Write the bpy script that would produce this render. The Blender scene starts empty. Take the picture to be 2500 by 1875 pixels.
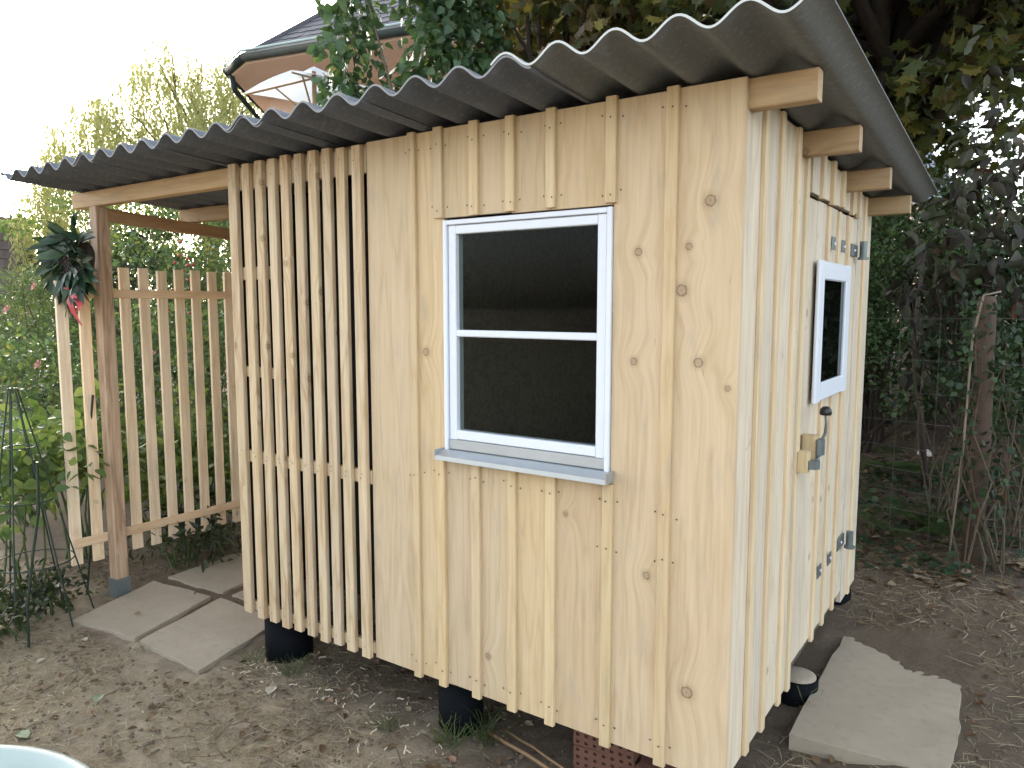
import bpy, math, random
import numpy as np
from mathutils import Vector, Matrix
R = math.radians
rng = np.random.default_rng(7)
random.seed(7)
scene = bpy.context.scene
COL = scene.collection

# ------------------------------------------------------------------ camera
CAM_P = np.array([0.7185, -2.2485, 1.7823])
CAM_YAW, CAM_PITCH, CAM_F = 0.60365, 0.10432, 1825.8
def cam_axes():
    f0 = np.array([-math.sin(CAM_YAW), math.cos(CAM_YAW), 0]); r = np.array([math.cos(CAM_YAW), math.sin(CAM_YAW), 0]); u0 = np.array([0, 0, 1.0])
    return r, u0*math.cos(CAM_PITCH)+f0*math.sin(CAM_PITCH), f0*math.cos(CAM_PITCH)-u0*math.sin(CAM_PITCH)
_r, _u, _f = cam_axes()
cd = bpy.data.cameras.new('camera'); cam = bpy.data.objects.new('camera', cd); COL.objects.link(cam)
m = Matrix.Identity(4)
for i in range(3):
    m[i][0], m[i][1], m[i][2], m[i][3] = _r[i], _u[i], -_f[i], CAM_P[i]
cam.matrix_world = m
cd.sensor_fit = 'HORIZONTAL'; cd.sensor_width = 36; cd.lens = CAM_F/2500*36
cd.clip_start = 0.05; cd.clip_end = 1500
scene.camera = cam

# ------------------------------------------------------------------ light
SUN_AZ, SUN_EL = -66.0, 14.0          # degrees from +Y towards +X, elevation
w = bpy.data.worlds.new('World'); scene.world = w; w.use_nodes = True
nt = w.node_tree; nt.nodes.clear()
out = nt.nodes.new('ShaderNodeOutputWorld'); bg = nt.nodes.new('ShaderNodeBackground')
sky = nt.nodes.new('ShaderNodeTexSky'); sky.sky_type = 'NISHITA'; sky.sun_disc = False
sky.sun_elevation = R(SUN_EL); sky.sun_rotation = R(SUN_AZ)
sky.air_density = 1.0; sky.dust_density = 4.0; sky.ozone_density = 1.0; sky.altitude = 200
hs = nt.nodes.new('ShaderNodeHueSaturation'); hs.inputs['Saturation'].default_value = 0.45
nt.links.new(sky.outputs[0], hs.inputs['Color']); nt.links.new(hs.outputs[0], bg.inputs[0]); nt.links.new(bg.outputs[0], out.inputs[0])
bg.inputs[1].default_value = 0.15
sl = bpy.data.lights.new('sun', 'SUN'); sl.energy = 0.9; sl.angle = R(14); sl.color = (1.0, 0.93, 0.82)
so = bpy.data.objects.new('sun', sl); COL.objects.link(so)
sd = Vector((math.sin(R(SUN_AZ))*math.cos(R(SUN_EL)), math.cos(R(SUN_AZ))*math.cos(R(SUN_EL)), math.sin(R(SUN_EL))))
so.rotation_euler = sd.to_track_quat('Z', 'Y').to_euler(); so.location = (-8, 4, 8)
vs = scene.view_settings; vs.view_transform = 'Standard'; vs.look = 'None'; vs.gamma = 1; vs.use_curve_mapping = False
vs.exposure = 2.70
cy = scene.cycles; cy.use_denoising = True; cy.use_adaptive_sampling = True; cy.adaptive_threshold = 0.02; cy.debug_use_spatial_splits = True; cy.max_bounces = 5; cy.diffuse_bounces = 3; cy.glossy_bounces = 3
cy.transmission_bounces = 5; cy.transparent_max_bounces = 8; cy.sample_clamp_indirect = 6
cy.caustics_reflective = False; cy.caustics_refractive = False

# ------------------------------------------------------------------ helpers: objects
def pol(az, d):                       # ground point seen at azimuth az (degrees) and distance d from where the photographer stands
    return np.array([CAM_P[0]+d*math.sin(R(az)), CAM_P[1]+d*math.cos(R(az))])
def tag(o, label=None, cat=None, group=None, kind=None):
    if label: o['label'] = label
    if cat: o['category'] = cat
    if group: o['group'] = group
    if kind: o['kind'] = kind
    return o
def thing(name, loc, label, cat, group=None):
    o = bpy.data.objects.new(name, None); COL.objects.link(o); o.location = loc; o.empty_display_size = 0.1
    return tag(o, label, cat, group)
def wmat(o):
    p = o.parent
    M = Matrix.LocRotScale(o.location, o.rotation_euler, o.scale)
    return (wmat(p) @ o.matrix_parent_inverse @ M) if p else M
def link(name, mesh, mat=None, parent=None, M=None):
    o = bpy.data.objects.new(name, mesh); COL.objects.link(o)
    if mat is not None and not mesh.materials: mesh.materials.append(mat)
    if parent is not None:
        o.parent = parent; o.matrix_parent_inverse = wmat(parent).inverted()
    if M is not None:
        l, q, s = M.decompose(); o.location = l; o.rotation_euler = q.to_euler(); o.scale = s
    return o
class MB:
    def __init__(s): s.v = []; s.f = []
    def box(s, x0, x1, y0, y1, z0, z1):
        b = len(s.v)
        s.v += [(x0,y0,z0),(x1,y0,z0),(x1,y1,z0),(x0,y1,z0),(x0,y0,z1),(x1,y0,z1),(x1,y1,z1),(x0,y1,z1)]
        s.f += [(b,b+3,b+2,b+1),(b+4,b+5,b+6,b+7),(b,b+1,b+5,b+4),(b+1,b+2,b+6,b+5),(b+2,b+3,b+7,b+6),(b+3,b,b+4,b+7)]
        return s
    def cham(s, x0, x1, y0, y1, z0, z1, c=0.002, axis='z'):
        # a bar along `axis` with its four long edges chamfered
        def ring(a0, a1, b0, b1): return [(a0+c,b0),(a1-c,b0),(a1,b0+c),(a1,b1-c),(a1-c,b1),(a0+c,b1),(a0,b1-c),(a0,b0+c)]
        b = len(s.v)
        if axis == 'z':
            for z in (z0, z1): s.v += [(p, q, z) for p, q in ring(x0,x1,y0,y1)]
        elif axis == 'x':
            for x in (x0, x1): s.v += [(x, p, q) for p, q in ring(y0,y1,z0,z1)]
        else:
            for y in (y0, y1): s.v += [(q, y, p) for p, q in ring(z0,z1,x0,x1)]
        for i in range(8):
            j = (i+1) % 8; s.f.append((b+i, b+j, b+8+j, b+8+i))
        s.f.append(tuple(b+7-i for i in range(8))); s.f.append(tuple(b+8+i for i in range(8)))
        return s
    def poly(s, pts):
        b = len(s.v); s.v += [tuple(p) for p in pts]; s.f.append(tuple(range(b, b+len(pts)))); return s
    def prism(s, pts, z0, z1):
        n = len(pts); b = len(s.v)
        s.v += [(p[0],p[1],z0) for p in pts]+[(p[0],p[1],z1) for p in pts]
        for i in range(n):
            j = (i+1) % n; s.f.append((b+i,b+j,b+n+j,b+n+i))
        s.f.append(tuple(b+n-1-i for i in range(n))); s.f.append(tuple(b+n+i for i in range(n))); return s
    def tube(s, pts, rad, n=6, cap=True):
        pts = [Vector(p) for p in pts]; k = len(pts); b0 = len(s.v)
        if not hasattr(rad, '__len__'): rad = [rad]*k
        for i, p in enumerate(pts):
            d = (pts[min(i+1,k-1)]-pts[max(i-1,0)]).normalized()
            a = d.orthogonal().normalized() if i == 0 else (a - d*a.dot(d)).normalized()
            c = d.cross(a)
            for j in range(n):
                t = 2*math.pi*j/n; s.v.append(tuple(p+(a*math.cos(t)+c*math.sin(t))*rad[i]))
        for i in range(k-1):
            for j in range(n):
                q = (j+1) % n; s.f.append((b0+i*n+j, b0+i*n+q, b0+(i+1)*n+q, b0+(i+1)*n+j))
        if cap:
            s.f.append(tuple(b0+n-1-j for j in range(n))); s.f.append(tuple(b0+(k-1)*n+j for j in range(n)))
        return s
    def lathe(s, prof, cx, cyy, n=24):
        b = len(s.v)
        for r, z in prof:
            for j in range(n):
                t = 2*math.pi*j/n; s.v.append((cx+r*math.cos(t), cyy+r*math.sin(t), z))
        for i in range(len(prof)-1):
            for j in range(n):
                q = (j+1) % n; s.f.append((b+i*n+j, b+i*n+q, b+(i+1)*n+q, b+(i+1)*n+j))
        return s
    def mesh(s, name, smooth=False):
        me = bpy.data.meshes.new(name); me.from_pydata(s.v, [], s.f); me.validate()
        if smooth: me.polygons.foreach_set('use_smooth', [True]*len(me.polygons))
        return me
    def build(s, name, mat, parent=None, smooth=False): return link(name, s.mesh(name, smooth), mat, parent)
def box(name, mat, parent, *b): return MB().box(*b).build(name, mat, parent)
def bar(name, mat, parent, b, axis='z', c=0.002): return MB().cham(*b, c=c, axis=axis).build(name, mat, parent)

# ------------------------------------------------------------------ helpers: materials
class NT:
    def __init__(s, name):
        s.m = bpy.data.materials.new(name); s.m.use_nodes = True; s.t = s.m.node_tree; s.t.nodes.clear()
        s.out = s.n('ShaderNodeOutputMaterial')
    def n(s, typ, **kw):
        x = s.t.nodes.new(typ)
        for k, v in kw.items():
            if k.startswith('i_'):
                key = k[2:]; key = int(key) if key.isdigit() else key.replace('_', ' ')
                x.inputs[key].default_value = v
            else: setattr(x, k, v)
        return x
    def l(s, a, b): s.t.links.new(a, b)
    def math(s, op, a, b=None, clamp=False):
        x = s.n('ShaderNodeMath', operation=op); x.use_clamp = clamp
        for i, q in enumerate((a, b)):
            if q is None: continue
            if isinstance(q, (int, float)): x.inputs[i].default_value = q
            else: s.l(q, x.inputs[i])
        return x.outputs[0]
    def mix(s, f, a, b, mode='MIX'):
        x = s.n('ShaderNodeMixRGB', blend_type=mode)
        for i, q in enumerate((f, a, b)):
            if isinstance(q, (int, float)): x.inputs[i].default_value = q
            elif isinstance(q, tuple): x.inputs[i].default_value = (*q, 1) if len(q) == 3 else q
            else: s.l(q, x.inputs[i])
        return x.outputs[0]
    def ramp(s, f, stops):
        x = s.n('ShaderNodeValToRGB'); el = x.color_ramp.elements
        while len(el) < len(stops): el.new(0.5)
        for e, (p, c) in zip(el, stops):
            e.position = p; e.color = (*c, 1) if len(c) == 3 else c
        s.l(f, x.inputs[0]); return x.outputs[0]
    def noise(s, vec, scale, detail=4, rough=0.55, dist=0.0):
        x = s.n('ShaderNodeTexNoise'); x.inputs['Scale'].default_value = scale; x.inputs['Detail'].default_value = detail
        x.inputs['Roughness'].default_value = rough; x.inputs['Distortion'].default_value = dist
        if vec is not None: s.l(vec, x.inputs['Vector'])
        return x.outputs['Fac']
    def coords(s, scale=(1,1,1), kind='Object', rand=True):
        tc = s.n('ShaderNodeTexCoord'); v = tc.outputs[kind]
        if rand:
            oi = s.n('ShaderNodeObjectInfo'); mm = s.math('MULTIPLY', oi.outputs['Random'], 37.0)
            a = s.n('ShaderNodeVectorMath', operation='ADD'); s.l(v, a.inputs[0]); s.l(mm, a.inputs[1]); v = a.outputs[0]
        mp = s.n('ShaderNodeMapping'); mp.inputs['Scale'].default_value = scale; s.l(v, mp.inputs['Vector'])
        return mp.outputs[0]
    def bsdf(s, color, rough=0.6, bump=None, bstr=0.2, bdist=0.01, metal=0.0, spec=0.4):
        p = s.n('ShaderNodeBsdfPrincipled'); p.inputs['Metallic'].default_value = metal; p.inputs['Specular IOR Level'].default_value = spec
        if isinstance(color, tuple): p.inputs['Base Color'].default_value = (*color, 1)
        else: s.l(color, p.inputs['Base Color'])
        if isinstance(rough, (int, float)): p.inputs['Roughness'].default_value = rough
        else: s.l(rough, p.inputs['Roughness'])
        if bump is not None:
            b = s.n('ShaderNodeBump'); b.inputs['Strength'].default_value = bstr; b.inputs['Distance'].default_value = bdist
            s.l(bump, b.inputs['Height']); s.l(b.outputs[0], p.inputs['Normal'])
        s.l(p.outputs[0], s.out.inputs[0]); return p

def plain(name, col, rough=0.6, var=0.12, scale=20, metal=0.0, bstr=0.1, spec=0.4, bdist=0.003):
    n = NT(name); v = n.coords(); f = n.noise(v, scale, 5)
    f2 = n.noise(v, scale*0.15, 3)
    c = n.mix(n.math('ADD', n.math('MULTIPLY', f, 0.5), n.math('MULTIPLY', f2, 0.5)), tuple(x*(1-var*1.6) for x in col), tuple(min(1, x*(1+var*1.6)) for x in col))
    n.bsdf(c, rough, f, bstr, bdist, metal, spec); return n.m

# knots on the front wall: (x, z, radius)
KNOTS = [(-0.10,2.10,.016),(-0.335,1.955,.012),(-0.165,1.965,.010),(-0.185,1.83,.017),(-0.345,1.60,.011),(-0.125,1.605,.014),
         (-1.245,1.60,.014),(-0.285,0.885,.012),(-0.135,0.52,.018),(-0.945,0.42,.011),(-0.60,1.045,.008),(-0.03,1.53,.008)]
def wood(name, base, dark, axis='z', grey=0.0, knots=None, contrast=1.0, knot_amt=0.25, vary=0.15):
    n = NT(name)
    tc = n.n('ShaderNodeTexCoord'); sep = n.n('ShaderNodeSeparateXYZ'); n.l(tc.outputs['Object'], sep.inputs[0])
    X, Y, Z = sep.outputs
    oi = n.n('ShaderNodeObjectInfo'); rnd = oi.outputs['Random']
    if axis == 'z': u, v, w_ = X, Z, Y
    elif axis == 'x': u, v, w_ = Z, X, Y
    else: u, v, w_ = Z, Y, X
    off = n.math('MULTIPLY', rnd, 53.0)
    if knots:
        cb = n.n('ShaderNodeCombineXYZ'); n.l(u, cb.inputs[0]); n.l(v, cb.inputs[1])
        kd = None
        for kx, kz, kr in knots:
            d = n.n('ShaderNodeVectorMath', operation='DISTANCE'); n.l(cb.outputs[0], d.inputs[0]); d.inputs[1].default_value = (kx, kz, 0)
            q = n.math('DIVIDE', d.outputs['Value'], kr)
            kd = q if kd is None else n.math('MINIMUM', kd, q)
        kscale = 0.013
    else:
        us = n.math('ADD', n.math('ADD', u, w_), off)
        cb = n.n('ShaderNodeCombineXYZ'); n.l(us, cb.inputs[0]); n.l(v, cb.inputs[1]); n.l(off, cb.inputs[2])
        vo = n.n('ShaderNodeTexVoronoi', voronoi_dimensions='2D', feature='F1'); vo.inputs['Scale'].default_value = 4.2
        vo.inputs['Randomness'].default_value = 1.0
        n.l(cb.outputs[0], vo.inputs['Vector'])
        sc = n.n('ShaderNodeSeparateColor'); n.l(vo.outputs['Color'], sc.inputs[0])
        gate = n.math('LESS_THAN', sc.outputs[0], knot_amt)
        dd = n.math('DIVIDE', vo.outputs['Distance'], 0.048)       # 1 at about 11 mm
        kd = n.math('ADD', dd, n.math('MULTIPLY', n.math('SUBTRACT', 1.0, gate), 50.0))
        kscale = 0.010
    # grain is pushed aside around a knot
    push = n.math('MULTIPLY', n.math('POWER', 2.718, n.math('MULTIPLY', n.math('MULTIPLY', kd, kd), -0.03)), 0.035)
    a = n.n('ShaderNodeCombineXYZ')
    n.l(n.math('ADD', n.math('ADD', u, push), off), a.inputs[0]); n.l(n.math('MULTIPLY', v, 0.035), a.inputs[1]); n.l(n.math('ADD', w_, off), a.inputs[2])
    fine = n.noise(a.outputs[0], 80, 5, 0.62, 0.4)
    b = n.n('ShaderNodeCombineXYZ')
    n.l(n.math('ADD', n.math('ADD', u, push), off), b.inputs[0]); n.l(n.math('MULTIPLY', v, 0.10), b.inputs[1]); n.l(n.math('ADD', w_, off), b.inputs[2])
    broad = n.noise(b.outputs[0], 9, 3, 0.5, 0.3)
    rings = n.math('PINGPONG', n.math('MULTIPLY', broad, 13.0), 1.0)
    rings = n.math('POWER', rings, 2.2)
    bl = n.noise(tc.outputs['Object'], 2.3, 3)
    sp = n.n('ShaderNodeCombineXYZ'); n.l(n.math('ADD', u, off), sp.inputs[0]); n.l(n.math('MULTIPLY', v, 0.25), sp.inputs[1]); n.l(w_, sp.inputs[2])
    stain = n.ramp(n.noise(sp.outputs[0], 14, 4, 0.6), [(0.57, (0,0,0)), (0.76, (1,1,1))])
    t = n.math('ADD', n.math('MULTIPLY', n.ramp(fine, [(0.35,(0,0,0)),(0.75,(1,1,1))]), 0.56*contrast), n.math('MULTIPLY', rings, 0.46*contrast))
    c = n.mix(t, base, dark)
    c = n.mix(n.math('MULTIPLY', n.ramp(bl, [(0.4,(0,0,0)),(0.7,(1,1,1))]), 0.22), c, tuple(x*0.86 for x in base[:2])+(base[2]*0.72,))
    g = sum(base)/3*0.62
    c = n.mix(n.math('MULTIPLY', stain, 0.36+0.5*grey), c, (g*1.0, g*0.92, g*0.84))
    fk = n.n('ShaderNodeCombineXYZ'); n.l(n.math('MULTIPLY', n.math('ADD', u, off), 7.0), fk.inputs[0]); n.l(v, fk.inputs[1]); n.l(w_, fk.inputs[2])
    fleck = n.ramp(n.noise(fk.outputs[0], 11, 3, 0.6), [(0.68, (0,0,0)), (0.76, (1,1,1))])
    c = n.mix(n.math('MULTIPLY', fleck, 0.30+0.45*min(1, grey*2)), c, (0.20, 0.145, 0.105))
    if grey: c = n.mix(grey, c, n.mix(fine, (g*1.25, g*1.22, g*1.15), (g*0.9, g*0.86, g*0.8)))
    kn = n.math('ADD', kd, n.math('MULTIPLY', n.math('SUBTRACT', n.noise(tc.outputs['Object'], 130, 3), 0.5), 0.8))
    kn4 = n.math('MULTIPLY', kn, 0.25)
    kin = n.ramp(kn4, [(0.0,(0.95,0.95,0.95)),(0.07,(0.42,0.42,0.42)),(0.19,(0.55,0.55,0.55)),(0.235,(1,1,1)),(0.255,(1,1,1)),(0.30,(0.25,0.25,0.25)),(0.62,(0,0,0))])
    c = n.mix(n.math('MULTIPLY', kin, 0.74), c, (0.12, 0.066, 0.036))
    hv = n.n('ShaderNodeHueSaturation'); n.l(c, hv.inputs['Color'])
    n.l(n.math('ADD', 1-vary/2, n.math('MULTIPLY', n.math('FRACT', n.math('MULTIPLY', rnd, 7.31)), vary)), hv.inputs['Value'])
    n.l(n.math('ADD', 0.92, n.math('MULTIPLY', n.math('FRACT', n.math('MULTIPLY', rnd, 3.77)), 0.14)), hv.inputs['Saturation'])
    n.l(n.math('ADD', 0.4965, n.math('MULTIPLY', n.math('FRACT', n.math('MULTIPLY', rnd, 5.13)), 0.006)), hv.inputs['Hue'])
    n.bsdf(hv.outputs[0], 0.62, fine, 0.25, 0.002, 0, 0.3); return n.m

def leafmat(name, stops, trans=0.35, rough=0.45, spec=0.35, glow=(1.3,1.25,0.5)):
    n = NT(name); at = n.n('ShaderNodeAttribute', attribute_name='tint'); oi = n.n('ShaderNodeObjectInfo')
    f = n.math('FRACT', n.math('ADD', at.outputs['Fac'], oi.outputs['Random']))
    c = n.ramp(f, stops)
    p = n.bsdf(c, rough, spec=spec)
    tr = n.n('ShaderNodeBsdfTranslucent'); n.l(n.mix(0.5, c, n.mix(1.0, c, glow, 'MULTIPLY')), tr.inputs[0])
    mx = n.n('ShaderNodeMixShader'); mx.inputs[0].default_value = trans
    n.l(p.outputs[0], mx.inputs[1]); n.l(tr.outputs[0], mx.inputs[2]); n.l(mx.outputs[0], n.out.inputs[0]); return n.m

M = {}
SPR, SPRD = (0.60, 0.44, 0.255), (0.43, 0.275, 0.13)
M['board'] = wood('pine_board', (0.62,0.482,0.310), (0.465,0.332,0.190), knots=KNOTS)
M['batten'] = wood('pine_batten', (0.63,0.495,0.31), (0.48,0.345,0.19), knot_amt=0.06)
M['slat'] = wood('pine_slat', (0.60,0.485,0.335), (0.39,0.265,0.145), knot_amt=0.22, contrast=1.25)
M['side'] = wood('side_board', (0.75,0.64,0.48), (0.55,0.43,0.29), grey=0.26, knot_amt=0.16, contrast=1.2)
M['sidebat'] = wood('side_batten', (0.72,0.58,0.385), (0.56,0.405,0.225), grey=0.06, knot_amt=0.06)
M['beam'] = wood('beam_along_x', (0.52,0.375,0.22), (0.38,0.245,0.125), 'x', knot_amt=0.10)
M['rafter'] = wood('beam_along_y', (0.42,0.27,0.155), (0.30,0.18,0.095), 'y', knot_amt=0.12)
M['post'] = wood('larch_post', (0.55,0.385,0.26), (0.31,0.185,0.11), knot_amt=0.22, contrast=1.5)
M['trel'] = wood('trellis_slat', (0.80,0.65,0.475), (0.60,0.44,0.28), knot_amt=0.12, contrast=1.1)
M['rail'] = wood('trellis_rail', (0.74,0.56,0.38), (0.55,0.37,0.22), 'y', knot_amt=0.1)
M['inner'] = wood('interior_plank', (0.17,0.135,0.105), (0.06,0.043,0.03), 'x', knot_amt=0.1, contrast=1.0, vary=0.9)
M['stud'] = plain('shaded_stud', (0.05,0.036,0.026), 0.8)  # shade inside the slatted bay put into the stud colour
M['white'] = plain('white_paint', (0.70,0.735,0.80), 0.38, 0.03, 30, bstr=0.05)
M['zinc'] = plain('aluminium_sill', (0.46,0.49,0.51), 0.4, 0.08, 25, metal=0.6)
M['steel'] = plain('galvanised_steel', (0.17,0.20,0.205), 0.45, 0.2, 40, metal=0.5)
M['black'] = plain('black_plastic', (0.012,0.012,0.013), 0.35, 0.1, 30, spec=0.5)
M['pipe'] = plain('black_pipe', (0.004,0.005,0.0065), 0.7, 0.25, 12, spec=0.08)
M['screw'] = plain('screw', (0.10,0.085,0.06), 0.4, 0.1, 30, metal=0.6)
M['shade_fill'] = plain('black_shade_fill', (0.008,0.008,0.009), 0.9, 0.1, 30)  # near black, stands in for the darkness inside the shed
M['wire'] = plain('fence_wire', (0.11,0.105,0.095), 0.7, 0.2, 30, metal=0.2)
M['stake'] = plain('green_stake', (0.015,0.03,0.022), 0.5, 0.2, 30)
M['bark'] = plain('bark', (0.045,0.034,0.026), 0.9, 0.35, 30, bstr=0.6, bdist=0.02)
M['twig'] = plain('twig', (0.10,0.075,0.05), 0.85, 0.3, 30)
M['stem'] = plain('green_stem', (0.06,0.09,0.03), 0.7, 0.3, 30)
M['cane'] = plain('bamboo_cane', (0.20,0.12,0.06), 0.5, 0.25, 20)

def mat_slab():
    n = NT('concrete_slab'); v = n.coords()
    f = n.noise(v, 160, 3, 0.7); g = n.noise(v, 5, 5, 0.65); h = n.noise(v, 22, 4)
    c = n.mix(g, (0.255,0.21,0.155), (0.43,0.37,0.285))
    c = n.mix(n.math('MULTIPLY', f, 0.5), c, (0.31,0.265,0.205))
    c = n.mix(n.math('MULTIPLY', n.ramp(h, [(0.55,(0,0,0)),(0.75,(1,1,1))]), 0.35), c, (0.20,0.165,0.125))
    n.bsdf(c, 0.9, n.math('ADD', f, h), 0.35, 0.004, spec=0.2); return n.m
M['slab'] = mat_slab()
def mat_sheet(name, c0, c1, edge):
    n = NT(name); v = n.coords(); tc = n.n('ShaderNodeTexCoord')
    mp = n.n('ShaderNodeMapping'); mp.inputs['Scale'].default_value = (18, 1.2, 1); n.l(v, mp.inputs['Vector'])
    streak = n.noise(mp.outputs[0], 1.0, 4); f = n.noise(v, 55, 4, 0.65); g = n.noise(v, 4, 4)
    c = n.mix(n.math('ADD', n.math('MULTIPLY', streak, 0.5), n.math('MULTIPLY', g, 0.5)), c0, c1)
    c = n.mix(n.math('MULTIPLY', n.ramp(f, [(0.52,(0,0,0)),(0.72,(1,1,1))]), 0.4), c, tuple(x*1.7 for x in c1))
    ge = n.n('ShaderNodeNewGeometry'); sx = n.n('ShaderNodeSeparateXYZ'); n.l(ge.outputs['True Normal'], sx.inputs[0])
    e = n.math('GREATER_THAN', n.math('MULTIPLY', sx.outputs[1], -1.0), 0.7)       # the sawn front edge
    c = n.mix(e, c, edge)
    n.bsdf(c, 0.85, f, 0.3, 0.003, spec=0.2); return n.m
M['sheet'] = mat_sheet('dark_fibre_cement', (0.092,0.103,0.122), (0.150,0.163,0.186), (0.27,0.28,0.29))
M['sheet_new'] = mat_sheet('pale_fibre_cement', (0.135,0.145,0.146), (0.19,0.20,0.20), (0.55,0.58,0.57))
def mat_glass():
    n = NT('window_glass')
    t = n.n('ShaderNodeBsdfTransparent'); t.inputs[0].default_value = (0.82,0.86,0.84,1)
    g = n.n('ShaderNodeBsdfGlossy'); g.inputs['Roughness'].default_value = 0.02; g.inputs[0].default_value = (0.9,0.95,1,1)
    fr = n.n('ShaderNodeFresnel'); fr.inputs[0].default_value = 1.16
    mx = n.n('ShaderNodeMixShader'); n.l(fr.outputs[0], mx.inputs[0]); n.l(t.outputs[0], mx.inputs[1]); n.l(g.outputs[0], mx.inputs[2]); n.l(mx.outputs[0], n.out.inputs[0])
    return n.m
M['glass'] = mat_glass()
def mat_ground():
    n = NT('bare_earth'); v = n.coords(rand=False)
    a = n.noise(v, 0.9, 4, 0.6); b = n.noise(v, 7, 5, 0.7); f = n.noise(v, 60, 5, 0.75); k = n.noise(v, 240, 3, 0.7)
    c = n.mix(n.ramp(b, [(0.36,(0,0,0)),(0.64,(1,1,1))]), (0.145,0.110,0.075), (0.44,0.35,0.24))
    c = n.mix(n.math('MULTIPLY', n.ramp(a, [(0.42,(0,0,0)),(0.62,(1,1,1))]), 0.6), c, (0.50,0.425,0.325))
    c = n.mix(n.math('MULTIPLY', n.ramp(f, [(0.45,(0,0,0)),(0.75,(1,1,1))]), 0.55), c, (0.47,0.41,0.33))
    c = n.mix(n.math('MULTIPLY', n.ramp(k, [(0.25,(1,1,1)),(0.5,(0,0,0))]), 0.5), c, (0.075,0.058,0.045))
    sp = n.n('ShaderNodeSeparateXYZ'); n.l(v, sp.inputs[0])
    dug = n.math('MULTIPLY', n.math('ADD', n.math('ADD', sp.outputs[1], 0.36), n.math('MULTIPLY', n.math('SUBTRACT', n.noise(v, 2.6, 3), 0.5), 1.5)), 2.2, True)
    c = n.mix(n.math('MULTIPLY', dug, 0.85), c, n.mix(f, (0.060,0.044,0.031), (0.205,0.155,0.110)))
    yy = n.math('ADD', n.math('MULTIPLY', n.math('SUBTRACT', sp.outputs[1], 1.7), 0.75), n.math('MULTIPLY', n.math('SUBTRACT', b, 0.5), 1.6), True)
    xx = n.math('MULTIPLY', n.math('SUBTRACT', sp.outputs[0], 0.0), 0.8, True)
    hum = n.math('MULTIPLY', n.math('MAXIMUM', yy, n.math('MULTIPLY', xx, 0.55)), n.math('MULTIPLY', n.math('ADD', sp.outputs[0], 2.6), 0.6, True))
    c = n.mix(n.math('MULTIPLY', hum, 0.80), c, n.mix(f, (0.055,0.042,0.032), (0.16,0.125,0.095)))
    h = n.math('ADD', n.math('MULTIPLY', f, 0.7), n.math('ADD', n.math('MULTIPLY', k, 0.4), b))
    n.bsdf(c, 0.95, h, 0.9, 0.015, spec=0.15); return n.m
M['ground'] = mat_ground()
M['gravel'] = plain('grey_asphalt', (0.20,0.20,0.21), 0.9, 0.35, 90, bstr=0.5, bdist=0.01)
M['litter'] = leafmat('dry_leaf', [(0.0,(0.085,0.052,0.028)),(0.35,(0.14,0.092,0.052)),(0.6,(0.19,0.138,0.084)),(0.88,(0.25,0.205,0.14)),(1.0,(0.20,0.09,0.035))], 0.1, 0.8, 0.15)
M['straw'] = leafmat('dry_grass_blade', [(0.0,(0.24,0.185,0.115)),(0.45,(0.38,0.31,0.20)),(0.75,(0.26,0.235,0.125)),(1.0,(0.56,0.49,0.37))], 0.1, 0.8, 0.15)
M['shaving'] = leafmat('wood_shaving', [(0.0,(0.60,0.50,0.36)),(0.5,(0.72,0.64,0.50)),(1.0,(0.52,0.42,0.29))], 0.2, 0.7, 0.2)
M['clod'] = plain('soil_clod', (0.15,0.118,0.088), 0.95, 0.35, 40, bstr=0.5, bdist=0.004, spec=0.1)
M['grass'] = leafmat('grass_blade', [(0.0,(0.035,0.06,0.018)),(0.6,(0.065,0.10,0.03)),(1.0,(0.12,0.14,0.05))], 0.3)

# ------------------------------------------------------------------ terrain
def vnoise(x, y, s, seed=0):
    x = np.asarray(x, float)*s; y = np.asarray(y, float)*s
    xi = np.floor(x).astype(int); yi = np.floor(y).astype(int); fx = x-xi; fy = y-yi
    fx = fx*fx*(3-2*fx); fy = fy*fy*(3-2*fy)
    def h(i, j):
        n = (i*374761393+j*668265263+seed*982451653) & 0x7fffffff
        n = ((n ^ (n >> 13))*1274126177) & 0x7fffffff
        return ((n ^ (n >> 16)) & 0xffff)/65535.0
    return (h(xi,yi)*(1-fx)+h(xi+1,yi)*fx)*(1-fy)+(h(xi,yi+1)*(1-fx)+h(xi+1,yi+1)*fx)*fy-0.5
def sst(t): t = np.clip(t, 0, 1); return t*t*(3-2*t)
def gz(x, y, fine=True):
    x = np.asarray(x, float); y = np.asarray(y, float)
    z = 0.075*sst((y+0.15)/0.75)*sst((x+0.75)/0.8)
    z = z+0.045*sst((x-0.05)/0.45)*sst((y-0.1)/0.7)
    z = z+0.125*sst((y-1.15)/1.0)*sst((x+1.2)/1.0)
    z = z+0.06*sst((y-2.2)/1.0)*sst((x+1.6)/1.4)
    z = z+0.11*np.clip(y-3.0, 0, 9)*sst((x+4.0)/3.0)
    z = z+0.07*sst((x-0.8)/1.5)*sst((y+0.5)/1.5)
    if fine:
        near = np.exp(-((x+1)**2+(y-0.3)**2)/60)
        z = z+near*(0.030*vnoise(x,y,1.7,1)+0.018*vnoise(x,y,6,2)+0.014*vnoise(x,y,17,3)+0.010*vnoise(x,y,38,4))
    return z
def dense(a, b, step, far, n):
    mid = list(np.arange(a, b, step)); g = [far**(i/n) for i in range(1, n+1)]
    return np.array([a-q+1-0.0 for q in reversed(g)]+mid+[b+q-1 for q in g])
gx = dense(-5.5, 2.6, 0.030, 300, 26); gy = dense(-1.6, 3.6, 0.030, 300, 26)
GX, GY = np.meshgrid(gx, gy); GZ = gz(GX, GY)
nx, ny = len(gx), len(gy)
gv = np.stack([GX, GY, GZ], -1).reshape(-1, 3)
idx = np.arange(nx*ny).reshape(ny, nx)
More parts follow.
